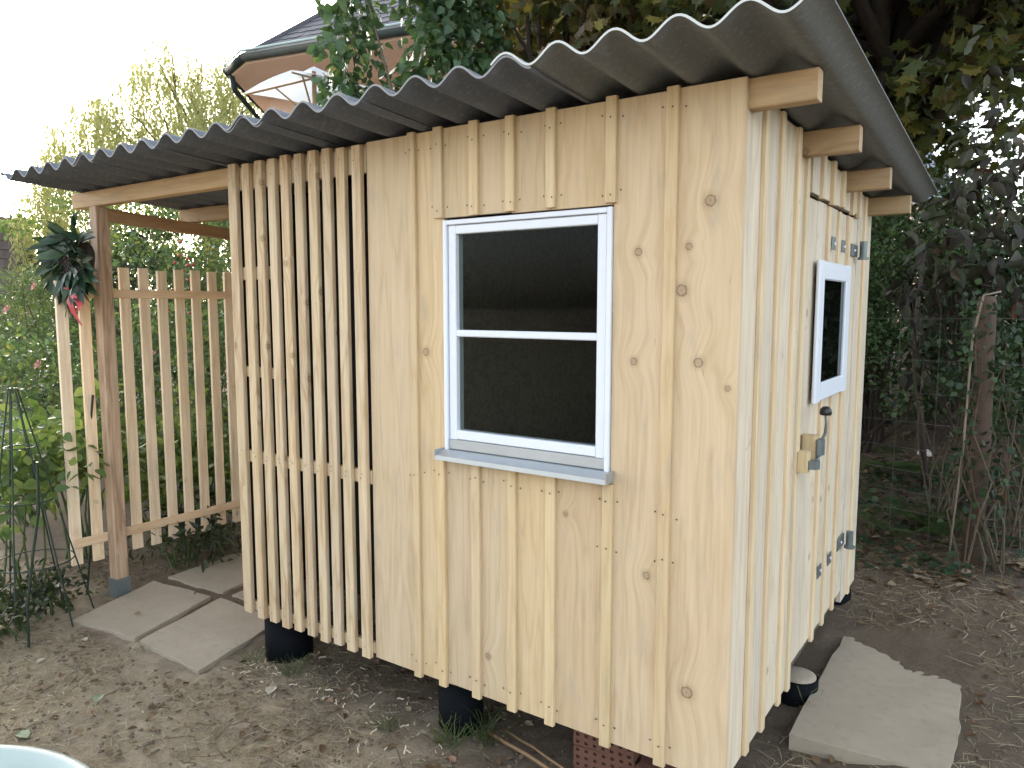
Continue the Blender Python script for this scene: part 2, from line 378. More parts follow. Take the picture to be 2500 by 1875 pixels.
gf = np.stack([idx[:-1,:-1], idx[:-1,1:], idx[1:,1:], idx[1:,:-1]], -1).reshape(-1, 4)
def np_mesh(name, v, f, tint=None, smooth=False):
    me = bpy.data.meshes.new(name); nv, nf, k = len(v), len(f), f.shape[1]
    me.vertices.add(nv); me.vertices.foreach_set('co', np.ascontiguousarray(v, np.float32).ravel())
    me.loops.add(nf*k); me.loops.foreach_set('vertex_index', np.ascontiguousarray(f, np.int32).ravel())
    me.polygons.add(nf); me.polygons.foreach_set('loop_start', np.arange(0, nf*k, k, dtype=np.int32))
    try: me.polygons.foreach_set('loop_total', np.full(nf, k, np.int32))
    except Exception: pass
    if smooth: me.polygons.foreach_set('use_smooth', np.ones(nf, bool))
    me.update(calc_edges=True)
    if tint is not None:
        a = me.attributes.new('tint', 'FLOAT', 'POINT'); a.data.foreach_set('value', np.ascontiguousarray(tint, np.float32))
    return me
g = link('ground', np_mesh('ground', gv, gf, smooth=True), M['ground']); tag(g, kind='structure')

# ------------------------------------------------------------------ helpers: foliage
def T_leaf(wd=0.5, fold=0.12, tip=0.0):      # ovate leaf folded along the midrib, length 1 along +Y
    v = np.array([(0,0,0),(-wd*.42,.20,fold*.7),(-wd*.5,.42,fold),(-wd*.30,.74,fold*.6),(0,1,-tip),(wd*.30,.74,fold*.6),(wd*.5,.42,fold),(wd*.42,.20,fold*.7),(0,.45,0)])
    f = np.array([(0,8,2,1),(8,4,3,2),(0,7,6,8),(8,6,5,4)]); return v, f
def T_heart(): 
    v = np.array([(0,.0,0),(-.30,.02,.05),(-.40,.26,.09),(-.24,.66,.05),(0,1,-.10),(.24,.66,.05),(.40,.26,.09),(.30,.02,.05),(0,.45,0)])
    f = np.array([(0,8,2,1),(8,4,3,2),(0,7,6,8),(8,6,5,4)]); return v, f
def T_small(wd=0.45, fold=0.1):
    v = np.array([(0,0,0),(-wd/2,.45,fold),(0,1,0),(wd/2,.45,fold)]); return v, np.array([(0,3,2,1)])
def T_maple():
    o = [(0,0),(.22,.06),(.50,-.02),(.36,.22),(.62,.42),(.34,.48),(.30,.66),(.12,.58),(0,1.0),(-.12,.58),(-.30,.66),(-.34,.48),(-.62,.42),(-.36,.22),(-.50,-.02),(-.22,.06)]
    v = np.array([(x,y,0.12*abs(x)-0.10*max(0,y-.6)) for x, y in o]+[(0,.32,0)]); n = len(o)
    f = np.array([(n,(2*i)%n,(2*i+1)%n,(2*i+2)%n) for i in range(n//2)]); return v, f
def basis(d, nrm):
    d = d/np.linalg.norm(d, axis=1, keepdims=True)
    nrm = nrm-d*np.sum(nrm*d, axis=1, keepdims=True); nrm /= np.linalg.norm(nrm, axis=1, keepdims=True)+1e-9
    return np.stack([np.cross(d, nrm), d, nrm], axis=2)          # columns x, y(length), z(normal)
def leaf_arrays(tpl, pos, d, nrm, size):
    v, f = tpl; B = basis(d, nrm); n = len(pos)
    V = np.einsum('nij,kj->nki', B, v)*size[:,None,None]+pos[:,None,:]
    F = (f[None]+(np.arange(n)*len(v))[:,None,None]).reshape(-1, f.shape[1])
    return V.reshape(-1, 3), F
def rand_dirs(n, up=0.0, spread=1.0):
    d = rng.normal(size=(n,3))*spread; d[:,2] += up; return d
def in_view(p, margin=0.04):
    q = p-CAM_P; z = q@_f; x = CAM_F*(q@_r)/np.maximum(z,.01)/2500; y = CAM_F*(q@_u)/np.maximum(z,.01)/2500
    return (z > 0.3) & (abs(x) < .5+margin) & (abs(y) < .375+margin)
def foliage(parent, tpl, pos, d, nrm, size, mat, nparts=0, name='foliage', leafname='leaf'):
    n = len(pos); own = np.zeros(n, bool)
    if nparts:
        dist = np.linalg.norm(pos-CAM_P, axis=1)-size*8; dist[~in_view(pos)] = 1e9
        k = np.argsort(dist)[:nparts]; own[k[dist[k] < 1e8]] = True
        lm = np_mesh(leafname, *tpl); lm.materials.append(mat); B = basis(d, nrm)
        for i in np.nonzero(own)[0]:
            mm = Matrix.Identity(4)
            for a in range(3):
                for b in range(3): mm[a][b] = B[i,a,b]*size[i]
                mm[a][3] = pos[i,a]
            link(leafname, lm, None, parent, mm)
    q = ~own
    if q.any():
        V, F = leaf_arrays(tpl, pos[q], d[q], nrm[q], size[q])
        t = np.repeat(rng.random(q.sum()), len(tpl[0]))
        o = link(name, np_mesh(name, V, F, t), mat, parent); o['kind'] = 'stuff'
def bend(a, b, k=4, sag=0.1, jit=0.05):
    a = np.array(a, float); b = np.array(b, float); L = np.linalg.norm(b-a); pts = []
    for i in range(k+1):
        t = i/k; p = a*(1-t)+b*t; p = p+np.array([0,0,sag*L*math.sin(math.pi*t)])+(rng.normal(size=3)*jit*L*(0 < i < k)); pts.append(tuple(p))
    return pts
def plant(name, label, cat, base, clusters, tpl, n_leaf, size, mat, crad=0.25, bark='bark', trunk_r=0.03, trunk_h=None, nparts=0, group=None, droop=0.0, upn=0.8, stemname='trunk', flat=0.6, limb_k=3, leafname='leaf'):
    """a shrub or tree: clusters = array of points in its crown, a limb to each, leaves spread round each"""
    base = np.array([base[0], base[1], gz(base[0], base[1], False)]) if len(base) == 2 else np.array(base, float)
    t = thing(name, tuple(base), label, cat, group)
    C = np.asarray(clusters, float)
    mb = MB()
    if trunk_h:
        top = base+np.array([rng.normal()*0.05*trunk_h, rng.normal()*0.05*trunk_h, trunk_h])
        mb.tube(bend(base-np.array([0,0,0.1]), top, 4, 0, 0.02), [trunk_r*1.25, trunk_r*1.05, trunk_r*.95, trunk_r*.85, trunk_r*.7], 8)
    else: top = base
    for ci, c in enumerate(C):
        if not trunk_h and ci % (2 if len(C) < 45 else 4) and len(C) > 15: continue
        s0 = base+(top-base)*(rng.uniform(0.55, 1.0) if trunk_h else 0)+(0 if trunk_h else rng.normal(size=3)*np.array([.06,.06,0]))
        mb.tube(bend(s0, c, limb_k, 0.06, 0.04), list(np.linspace(trunk_r*(0.55 if trunk_h else .5), trunk_r*0.12, limb_k+1)), 5, False)
    mb.build(stemname, M[bark], t, True)
    per = n_leaf//len(C); pos = []; d = []
    for c in C:
        r = rng.normal(size=(per,3)); r /= np.linalg.norm(r, axis=1, keepdims=True); rr = crad*rng.random(per)**0.45*rng.uniform(.7,1.25)
        off = r*rr[:,None]; off[:,2] *= flat
        pos.append(c+off); d.append(r)
    pos = np.concatenate(pos); d = np.concatenate(d); n = len(pos)
    d = d*0.6+rng.normal(size=(n,3))*0.6; d[:,2] -= droop
    nr = rng.normal(size=(n,3))*0.6; nr[:,2] += upn
    keep = pos[:,2] > gz(pos[:,0], pos[:,1], False)+0.01
    pos, d, nr = pos[keep], d[keep], nr[keep]
    sz = size*rng.uniform(0.6, 1.25, len(pos))
    foliage(t, tpl, pos, d, nr, sz, mat, nparts, leafname=leafname)
    return t
def ellipsoid(n, c, r, shell=0.5, zmin=None):
    p = rng.normal(size=(n,3)); p /= np.linalg.norm(p, axis=1, keepdims=True); p *= (rng.random(n)**shell)[:,None]
    p = p*np.array(r)+np.array(c)
    if zmin is not None: p[:,2] = np.maximum(p[:,2], zmin+rng.random(n)*0.3)
    return p
# ------------------------------------------------------------------ path and far ground (setting)
pth = MB()
for i in range(14):
    t0, t1 = i/14, (i+1)/14
    def pp(t): return np.array([-6.1-6.5*t+0.25*math.sin(5*t), -1.9+6.3*t])
    a, b = pp(t0), pp(t1); n_ = np.array([0.70, 0.72])*1.0
    pth.poly([(a[0]-n_[0]*1.1, a[1]-n_[1]*1.1, gz(a[0],a[1],False)+.03), (b[0]-n_[0]*1.1, b[1]-n_[1]*1.1, .03), (b[0]+n_[0], b[1]+n_[1], .03), (a[0]+n_[0], a[1]+n_[1], .03)])
tag(pth.build('path', M['gravel']), kind='structure')

# ------------------------------------------------------------------ the shed
ROOF0, SLOPE = 2.452, 0.057
def roofz(y): return ROOF0-SLOPE*y
shed = thing('garden_shed', (-1.2, 1.0, 0.25), 'new timber garden shed with corrugated roof and open canopy', 'shed')
# front wall: frame of studs and rails carrying boards, battens and slats
fr = MB()
for x in (-2.41, -1.51, -1.22, -0.36, -0.06): fr.box(x-.03, x+.03, .024, .084, .34, 2.36)
fr.box(-2.44, -.0235, .0242, .085, .262, .338); fr.box(-1.19, -.39, .0245, .08, 2.12, 2.18); fr.box(-1.19, -.39, .0245, .08, 1.12, 1.19)
fw = fr.build('window_wall', M['stud'], shed)
ZB = 0.25
def jit(s): return random.uniform(-s, s)
WX0, WX1, WZ0, WZ1 = -1.147, -0.427, 1.19, 2.115
boards = [(-1.556,-1.305,ZB,2.445),(-1.303,-1.149,ZB,2.447),(-0.425,-0.233,ZB,2.446),(-0.230,0.0,ZB,2.449)]
for a, b in ((-1.147,-0.999),(-0.996,-0.838),(-0.835,-0.667),(-0.664,-0.428)):
    boards += [(a, b, ZB, WZ0-.004), (a, b, WZ1, 2.446)]
for a, b, z0, z1 in boards:
    d = jit(.0015); bar('board', M['board'], fw, (a, b, d, .022, z0+jit(.003), z1+jit(.003)), c=.0012)
for xl, xr, z0, z1 in ((-1.320,-1.280,.238,2.450),(-1.185,-1.147,.238,1.184),(-1.189,-1.147,2.117,2.452),(-1.014,-0.974,.240,1.180),(-1.016,-0.977,2.116,2.453),
        (-0.846,-0.806,.238,1.183),(-0.854,-0.816,2.118,2.451),(-0.678,-0.638,.236,1.182),(-0.682,-0.645,2.119,2.452),(-0.448,-0.408,.238,1.181),(-0.452,-0.414,2.118,2.454),(-0.244,-0.204,.240,2.452)):
    bar('batten', M['batten'], fw, (xl+jit(.001), xr+jit(.001), -.017+jit(.001), .003, z0+jit(.003), z1+jit(.002)), c=.0025)
# slatted bay on the left
xs = [-2.452,-2.345,-2.252,-2.160,-2.071,-1.979,-1.889,-1.801,-1.713,-1.620]
for i, x in enumerate(xs):
    wd = .058 if i == 0 else .051
    bar('slat', M['slat'], fw, (x, x+wd, -.026+jit(.002), -.0018, .250+jit(.006), 2.440+jit(.006)), c=.003)
for z0, z1 in ((2.325,2.43),(1.02,1.078),(.262,.31)):
    bar('rail', M['slat'], fw, (-2.445, -1.558, -.0015, .0225, z0, z1), axis='x')
bar('rail', M['slat'], fw, (-2.445, -2.20, .0005, .0228, 1.905, 1.965), axis='x'); bar('rail', M['slat'], fw, (-2.445, -2.14, .0004, .0229, 1.44, 1.49), axis='x')
bar('corner_board', M['batten'], fw, (-2.462, -2.4535, -.020, .10, .262, 2.40), c=.001)
tag(MB().box(-2.37, -1.585, .30, .304, .34, 2.34).box(-2.374, -2.370, .09, .30, .34, 2.34).build('shade_panel', M['shade_fill'], fw), 'black panel added behind the slats to darken the gaps')  # black panels added so the slat gaps stay dark
# screws: too small to single out
sc = MB()
def screw(x, y, z, r=.0035, ax='y'):
    n = 6; b = len(sc.v)
    for j in range(n):
        t = j*math.pi/3
        sc.v.append((x+r*math.cos(t), y, z+r*math.sin(t)) if ax == 'y' else (x, y+r*math.cos(t), z+r*math.sin(t)))
    sc.f.append(tuple(range(b, b+n)))
for xc in (-1.30,-1.168,-0.995,-0.830,-0.660,-0.430,-0.224):
    for z in (2.39, .31, *([2.15,1.12] if -1.2 < xc < -.4 else []), *([1.10] if xc > -.3 or xc < -1.25 else []), *([.95] if xc > -.5 else [])):
        screw(xc+jit(.006), -.0185, z+jit(.008))
        for s in (-1, 1): screw(xc+s*.036+jit(.006), -.0035, z+jit(.012))
for x in xs:
    for z in (2.38, 1.05, 1.07, .30): screw(x+.024+jit(.008), -.0290, z+jit(.008), .003)
o = sc.build('screw', M['screw'], fw); o['kind'] = 'stuff'
# right wall with the door
fr = MB()
for y in (.12, .72, 1.82, 2.06): fr.box(-.083, -.0235, y-.03, y+.03, .262, roofz(y)-.06)
fr.box(-.083, -.0235, .15, 2.09, .2625, .31)
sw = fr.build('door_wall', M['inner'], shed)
sb = [(.0235,.180),(.1835,.362),(.3655,.582),(.585,.782),(1.772,1.915),(1.918,2.140)]
for i, (a, b) in enumerate(sb):
    zt = roofz((a+b)/2)-.012-.01*random.random()
    tag(bar('board', M['side'], sw, (-.022, jit(.0015), a, b, .262+jit(.006), zt), c=.0012))
for y in (.164,.346,.566,.696,1.902):
    bar('batten', M['sidebat'], sw, (-.003, .014+jit(.001), y+.004, y+.044, .258+jit(.006), roofz(y)-.008-.012*random.random()), c=.003)
for a, b in ((.786,.93),(.933,1.104),(1.107,1.304),(1.307,1.52),(1.523,1.768)):       # fixed boards above the door
    bar('board', M['side'], sw, (-.014, .012+jit(.001), a, b, 2.212+jit(.003), roofz(b)-.02), c=.0012)
for y in (.90,1.086,1.286,1.502,1.66):
    bar('batten', M['sidebat'], sw, (.008, .028, y, y+.04, 2.200+jit(.008), roofz(y)-.018), c=.003)
# left and back walls
bl = MB()
for y in (.15,.75,1.4,2.02): bl.box(-2.425, -2.375, y-.03, y+.03, .262, roofz(y)-.06)
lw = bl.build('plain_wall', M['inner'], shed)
y = .104
while y < 2.1:
    b = min(y+.19, 2.14); bar('board', M['side'], lw, (-2.450, -2.428, y, b, .262, roofz(b)-.015), c=.0012)
    bar('batten', M['sidebat'], lw, (-2.472, -2.4525, y-.018, y+.022, .262, roofz(y)-.02), c=.003); y += .193
bk = MB()
for x in (-2.36,-1.6,-.8,-.1): bk.box(x-.03, x+.03, 2.06, 2.1, .31, 2.2)
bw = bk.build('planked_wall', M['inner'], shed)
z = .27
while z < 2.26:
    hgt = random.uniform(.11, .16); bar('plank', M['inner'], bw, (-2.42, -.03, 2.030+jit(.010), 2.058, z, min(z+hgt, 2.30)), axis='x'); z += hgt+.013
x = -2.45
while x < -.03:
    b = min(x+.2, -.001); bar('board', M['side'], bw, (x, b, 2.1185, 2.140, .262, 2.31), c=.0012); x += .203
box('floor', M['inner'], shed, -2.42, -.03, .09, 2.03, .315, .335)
box('ground_beam', M['inner'], shed, -2.44, -.03, .088, .15, .2435, .312)
tag(box('partition', M['inner'], shed, -1.575, -1.55, .31, 2.03, .338, 2.33))
# window
win = MB().cham(WX0, WX0+.018, -.012, .06, 1.216, 2.105, c=.002).cham(WX1-.018, WX1, -.012, .06, 1.216, 2.105, c=.002).cham(WX0+.0185, WX1-.0185, -.012, .06, 2.087, 2.1048, c=.002, axis='x').build('window', M['white'], shed)
a, b = WX0+.0205, WX1-.0205
s_ = MB()
for q in ((a, a+.036, 1.264, 2.085), (b-.036, b, 1.264, 2.085)): s_.cham(q[0], q[1], -.003, .045, q[2], q[3], c=.003)
for q in ((1.2642, 1.300), (2.052, 2.0848)): s_.cham(a+.0362, b-.0362, -.0025, .045, q[0], q[1], c=.003, axis='x')
s_.build('sash', M['white'], win)
MB().cham(a+.0364, b-.0364, -.001, .035, 1.664, 1.690, c=.004, axis='x').build('glazing_bar', M['white'], win)
for z0, z1 in ((1.3004,1.6638),(1.6902,2.0518)): box('pane', M['glass'], win, a+.0364, b-.0364, .018, .021, z0, z1)
MB().cham(WX0+.019, WX1-.019, -.004, .05, 1.224, 1.2625, c=.002, axis='x').build('drip_rail', M['zinc'], win)
si = MB(); xa, xb = -1.152, -.414
prof = [(.03,1.2235),(-.018,1.2215),(-.062,1.205),(-.064,1.188),(-.061,1.188),(-.059,1.201),(-.018,1.2165),(.03,1.2185)]
for x in (xa, xb): si.v += [(x, p, q) for p, q in prof]
for i in range(8): j = (i+1) % 8; si.f.append((i, j, 8+j, 8+i))
si.f += [tuple(range(8)), tuple(15-i for i in range(8))]
si.box(xa-.004, xa, -.064, .0, 1.188, 1.226); si.box(xb, xb+.004, -.064, .0, 1.188, 1.226)
si.build('sill', M['zinc'], win)
# door
dr = MB().box(-.045, -.024, .81, 1.75, .42, .52).box(-.045, -.024, .81, 1.75, 1.98, 2.08)
for z0 in (.45,): dr.box(-.0455, -.0245, .85, .94, .525, 1.975)
door = dr.build('door', M['inner'], shed)
for a, b in ((.797,.94),(.9425,1.104),(1.1065,1.304),(1.3065,1.52),(1.5225,1.762)):
    if b < .95 or a > 1.5: bar('board', M['side'], door, (-.0225, jit(.001), a, b, .33+jit(.004), 2.196+jit(.003)), c=.0012)
    else:
        bar('board', M['side'], door, (-.0225, jit(.001), a, b, .33+jit(.004), 1.44), c=.0012); bar('board', M['side'], door, (-.0225, jit(.001), a, b, 1.91, 2.196+jit(.003)), c=.0012)
for y in (1.086,1.286):
    bar('batten', M['sidebat'], door, (-.003, .014, y+.003, y+.043, .312+jit(.006), 1.392), c=.003); bar('batten', M['sidebat'], door, (-.003, .014, y+.003, y+.043, 1.966, 2.188+jit(.004)), c=.003)
bar('batten', M['sidebat'], door, (-.003, .014, 1.505, 1.545, .312, 2.186), c=.003)
# door window: proud white frame
y0, y1, z0, z1 = .888, 1.500, 1.391, 1.962; fwid = .086
wf = MB().cham(.0145, .031, y0, y0+fwid, z0, z1, c=.005).cham(.0145, .031, y1-fwid, y1, z0, z1, c=.005)
wf.cham(.0145, .0305, y0+fwid+.0005, y1-fwid-.0005, z0, z0+.075, c=.005, axis='y').cham(.0145, .0305, y0+fwid+.0005, y1-fwid-.0005, z1-.075, z1, c=.005, axis='y')
wfo = wf.build('window_frame', M['white'], door)
MB().box(-.075, .0140, y0+fwid-.012, y0+fwid-.004, z0+.04, z1-.04).box(-.075, .0140, y1-fwid+.004, y1-fwid+.012, z0+.04, z1-.04).build('dark_liner', M['shade_fill'], door)  # dark liner added so the opening behind the door pane looks unlit
box('pane', M['glass'], door, .016, .019, y0+fwid+.0006, y1-fwid-.0006, z0+.0752, z1-.0752)
def hinge(z):
    h = MB()
    for y in (1.168, 1.372): h.box(.0144, .0180, y-.036, y+.036, z-.027, z+.027)
    h.box(.0016, .0120, 1.58, 1.735, z-.027, z+.027)
    ob = h.build('hinge', M['steel'], door)
    b = MB().lathe([(0,z-.03),(.017,z-.03),(.017,z+.045),(0,z+.045)], .040, 1.72, 14); b.lathe([(0,z-.042),(.026,z-.042),(.026,z-.030),(0,z-.030)], .040, 1.725, 14)
    b.build('hinge_pin', M['steel'], ob, False)
    s2 = MB()
    for y in (1.185, 1.385, 1.66): s2.lathe([(0,z-.005),(.005,z-.005),(.005,z+.005),(0,z+.005)], .0185 if y < 1.5 else .0125, y, 8)
    s2.build('bolt', M['white'], ob)
hinge(2.045); hinge(.612)
# latch: two blocks, clamp and lever
bar('latch_block', M['batten'], sw, (.0145, .055, .700, .748, 1.145, 1.225), c=.004)
lb = bar('latch_block', M['batten'], door, (.0015, .062, .800, .850, 1.160, 1.275), c=.008)
lt = MB().box(.0625, .0665, .800, .846, 1.165, 1.262)
lt.tube([(.072,.830,1.250),(.085,.835,1.285),(.088,.830,1.325),(.084,.832,1.362)], [.006,.006,.005,.005], 8)
lt.tube([(.072,.842,1.245),(.078,.818,1.205),(.070,.775,1.185),(.060,.735,1.178)], .0045, 6)
lt.prism([(.0668,.795),(.0668,.838),(.080,.845),(.088,.825),(.083,.800)], 1.200, 1.262)
lt.prism([(.0575,.705),(.0575,.742),(.085,.750),(.094,.728),(.082,.708)], 1.160, 1.192)
lat = lt.build('latch', M['steel'], door)
MB().lathe([(0,1.355),(.020,1.357),(.0235,1.366),(.021,1.380),(.012,1.390),(0,1.392)], .084, .832, 16).build('knob', M['black'], lat, True)
# purlins, canopy post, rafter
for i, (y, x0) in enumerate(((.0235,-4.06),(.653,-3.96),(1.358,-3.98),(2.023,-4.0))):
    zt = roofz(y+.03)-.001
    bar('purlin', M['beam'], shed, (x0, .192, y, y+.058, zt-.088, zt), axis='x', c=.004)
for y in (.0245, 1.90):
    p = MB().cham(-3.868, -3.790, y, y+.078, .112, roofz(y)-.092, c=.003).build('post', M['post'], shed)
    sh = MB().box(-3.874,-3.869,y-.006,y+.084,-.02,.112).box(-3.789,-3.784,y-.006,y+.084,-.02,.112).box(-3.8685,-3.7895,y-.006,y-.001,-.02,.112).box(-3.8685,-3.7895,y+.079,y+.084,-.02,.112)
    sh.build('post_shoe', M['steel'], p)
rf = MB(); ya, yb = .106, 1.898
za, zb = roofz(ya)-.093, roofz(yb)-.10
rf.v = [(-3.858,ya,za-.072),(-3.800,ya,za-.072),(-3.800,yb,zb-.07),(-3.858,yb,zb-.07),(-3.858,ya,za),(-3.800,ya,za),(-3.800,yb,zb),(-3.858,yb,zb)]
rf.f = [(0,3,2,1),(4,5,6,7),(0,1,5,4),(1,2,6,5),(2,3,7,6),(3,0,4,7)]
rf.build('rafter', M['rafter'], shed)
# corrugated sheets, each lapping over its left neighbour
PITCH, AMP, TH = .1812, .0235, .0065
def sheet(x0, x1, lift, mat, ya=-.35, yb=2.30, label=None):
    n = max(8, int((x1-x0)/PITCH*16)); m_ = MB(); ys = [ya, .3, 1.0, 1.7, yb]
    for y in ys:
        for k in (0, 1):
            for i in range(n+1):
                x = x0+(x1-x0)*i/n; ph = 2*math.pi*(x-.198)/PITCH
                zz = roofz(y)+AMP*(1-math.cos(ph))+lift*(1-(x-x0)/(x1-x0))
                dz = -AMP*2*math.pi/PITCH*math.sin(ph)*-1
                nn = math.sqrt(1+dz*dz)
                m_.v.append((x-(dz/nn)*TH*k, y, zz+(1/nn)*TH*k))
    w_ = n+1
    def I(r, k, i): return (r*2+k)*w_+i
    for r in range(len(ys)-1):
        for i in range(n):
            m_.f.append((I(r,0,i), I(r+1,0,i), I(r+1,0,i+1), I(r,0,i+1))); m_.f.append((I(r,1,i), I(r,1,i+1), I(r+1,1,i+1), I(r+1,1,i)))
        m_.f.append((I(r,0,0),I(r,1,0),I(r+1,1,0),I(r+1,0,0))); m_.f.append((I(r,0,n),I(r+1,0,n),I(r+1,1,n),I(r,1,n)))
    for i in range(n):
        m_.f.append((I(0,0,i),I(0,0,i+1),I(0,1,i+1),I(0,1,i))); q = len(ys)-1
        m_.f.append((I(q,0,i),I(q,1,i),I(q,1,i+1),I(q,0,i+1)))
    ob = m_.build('roof_sheet', mat, shed, False)
    me = ob.data
    for p_ in me.polygons: p_.use_smooth = abs(p_.normal.y) < .7
    try: me.set_sharp_from_angle(angle=R(40))
    except Exception: pass
    if label: tag(ob, label)
    return ob
sheet(-4.085, -3.06, .0, M['sheet'], -.345); sheet(-3.335, -2.50, .0085, M['sheet'], -.352); sheet(-2.785, -1.76, .0085, M['sheet'], -.347)
sheet(-2.035, -1.22, .0085, M['sheet'], -.354); sheet(-1.490, -.525, .0085, M['sheet'], -.349); sheet(-.665, .287, .009, M['sheet_new'], -.353, label='paler grey roof sheet with clean white cut edge')
rn = MB()
for yy in (.05,.68,1.39,2.05):
    for k in range(8):
        x = .198-PITCH*(k*3+.5); zc = roofz(yy)+2*AMP+.0075; rn.lathe([(.014,zc),(.013,zc+.003),(.006,zc+.009),(0,zc+.010)], x, yy, 8)
o = rn.build('roof_screw', M['steel'], shed); o['kind'] = 'stuff'

# ------------------------------------------------------------------ trellis
tr = thing('trellis_fence', (-3.85, .9, .24), 'open trellis of light upright slats beside the canopy post', 'trellis')
ys_ = [q+.027 for q in (-.202,-.076,.050,.172,.296,.416,.536,.654,.778,.902,1.026,1.150,1.274,1.398,1.522,1.646)]
for i, y in enumerate(ys_):
    bar('slat', M['trel'], tr, (-3.916, -3.894, y, y+.062, .235+jit(.006), (1.925 if i == 0 else 2.012+jit(.01))), c=.0015)
for z in (1.828, .342): bar('rail', M['rail'], tr, (-3.8935, -3.8745, -.165, 1.75, z, z+.052), axis='y', c=.0015)

# ------------------------------------------------------------------ what carries the shed
def fpipe(x, y, r, zt, label, tilt=0):
    t = thing('foundation_pipe', (x, y, -.05), label, 'pipe', 'foundation pipes under the shed')
    MB().lathe([(r-.008,-.08),(r,-.08),(r,zt),(r-.007,zt),(r-.008,zt-.03)], x, y, 28).build('casing', M['pipe'], t, True)
    MB().lathe([(r-.009,zt-.05),(r-.009,zt+.004),(r*.6,zt+.012),(0,zt+.014)], x, y, 28).build('concrete_fill', M['slab'], t, True)
fpipe(-2.315, .135, .118, .228, 'black pipe footing beneath the slatted left corner of the shed')
fpipe(-1.175, .115, .095, .228, 'black pipe footing under the front boards below the window')
fpipe(-.022, 1.02, .085, .180, 'black pipe footing capped with pale concrete under the door')
fpipe(-.08, 2.04, .085, .235, 'footing at the far rear corner of the side wall')
M['clay'] = plain('fired_clay', (0.135,0.062,0.042), 0.85, 0.3, 30, bstr=0.4)
M['hole'] = plain('brick_hole', (0.02,0.012,0.01), 0.9)
def brick(x, y, z, rz, label):
    t = thing('perforated_brick', (x, y, z), label, 'brick', 'clay bricks under the front corner'); t.rotation_euler[2] = rz
    L, H, D = .24, .113, .115; bm_ = MB(); nxh, nzh = 7, 4
    # front face with recessed holes, the rest a closed block
    bm_.box(-L/2, L/2, -D/2+.012, D/2, 0, H); me = bm_.mesh('block'); o = bpy.data.objects.new('block', me); COL.objects.link(o); me.materials.append(M['clay']); o.parent = t
    fc = MB(); cw, ch = L/nxh, H/nzh
    for i in range(nxh):
        for j in range(nzh):
            xa, za = -L/2+i*cw, j*ch; mx, mz = cw*.30, ch*.28; yf, yb2 = -D/2, -D/2+.0115
            O = [(xa,za),(xa+cw,za),(xa+cw,za+ch),(xa,za+ch)]; I_ = [(xa+mx,za+mz),(xa+cw-mx,za+mz),(xa+cw-mx,za+ch-mz),(xa+mx,za+ch-mz)]
            for k in range(4):
                k2 = (k+1) % 4
                fc.poly([(O[k][0],yf,O[k][1]),(O[k2][0],yf,O[k2][1]),(I_[k2][0],yf,I_[k2][1]),(I_[k][0],yf,I_[k][1])])
                fc.poly([(I_[k][0],yf,I_[k][1]),(I_[k2][0],yf,I_[k2][1]),(I_[k2][0],yb2,I_[k2][1]),(I_[k][0],yb2,I_[k][1])])
    me = fc.mesh('face'); o = bpy.data.objects.new('perforated_face', me); COL.objects.link(o); me.materials.append(M['clay']); o.parent = t
brick(-.50, .165, .012, R(8), 'left one of the reddish perforated bricks under the shed')
brick(-.24, .145, .010, R(-4), 'right one of the reddish perforated bricks under the shed')
brick(-.50, .165, .126, R(5), 'upper reddish perforated brick stacked beneath the front wall')
for (p0, p1, r, lab) in (((-1.02,.10,.035),(-.36,-.06,.022),.008,'thicker reddish cane lying on the soil under the shed'),((-.98,.16,.030),(-.42,-.02,.040),.006,'thinner cane lying behind the thicker one under the shed')):
    t = MB().tube(bend(p0, p1, 6, .02, .004), [r]*7, 8).build('cane', M['cane'], None, True); tag(t, lab, 'cane', 'canes under the shed')

# ------------------------------------------------------------------ paving slabs
def slab(pts, zt, th, label, group='loose paving slabs'):
    cx_, cy_ = sum(p[0] for p in pts)/len(pts), sum(p[1] for p in pts)/len(pts)
    m_ = MB(); P = []
    for i in range(len(pts)):
        a, b = np.array(pts[i]), np.array(pts[(i+1) % len(pts)])
        for k in range(5): P.append(a+(b-a)*k/5+rng.normal(size=2)*(.0035 if k else .002))
    n = len(P); c_ = np.array([cx_, cy_])
    for zz, ins in ((zt-th, 0), (zt-.002, 0), (zt, .0025)):
        for p in P: q = p+(c_-p)/np.linalg.norm(c_-p)*ins; m_.v.append((q[0], q[1], zz+rng.normal()*.0008))
    for r in range(2):
        for i in range(n): j = (i+1) % n; m_.f.append((r*n+i, r*n+j, (r+1)*n+j, (r+1)*n+i))
    m_.f.append(tuple(2*n+i for i in range(n)))
    o = m_.build('paving_slab', M['slab']); return tag(o, label, 'paving slab', group)
slab([(-3.62,-.315),(-3.105,-.245),(-3.29,.335),(-3.825,.278)], .022, .05, 'sandy paving slab lying right beside the canopy post')
slab([(-3.068,-.235),(-2.50,-.262),(-2.66,.345),(-3.225,.355)], .020, .05, 'sandy paving slab nearest the black corner pipe')
slab([(-3.82,.37),(-3.30,.418),(-3.37,.985),(-3.88,.93)], .018, .05, 'paving slab behind the others, close to the trellis')
slab([(-3.225,.43),(-2.70,.45),(-2.78,1.0),(-3.29,.975)], .012, .05, 'paving slab under the canopy mostly hidden behind the slatted corner')
slab([(.045,.62),(.575,.66),(.590,1.00),(.575,1.30),(.560,1.55),(.545,1.74),(.30,1.77),(.045,1.75),(.042,1.2)], .133, .07, 'large worn paving slab before the shed door, part buried in earth')

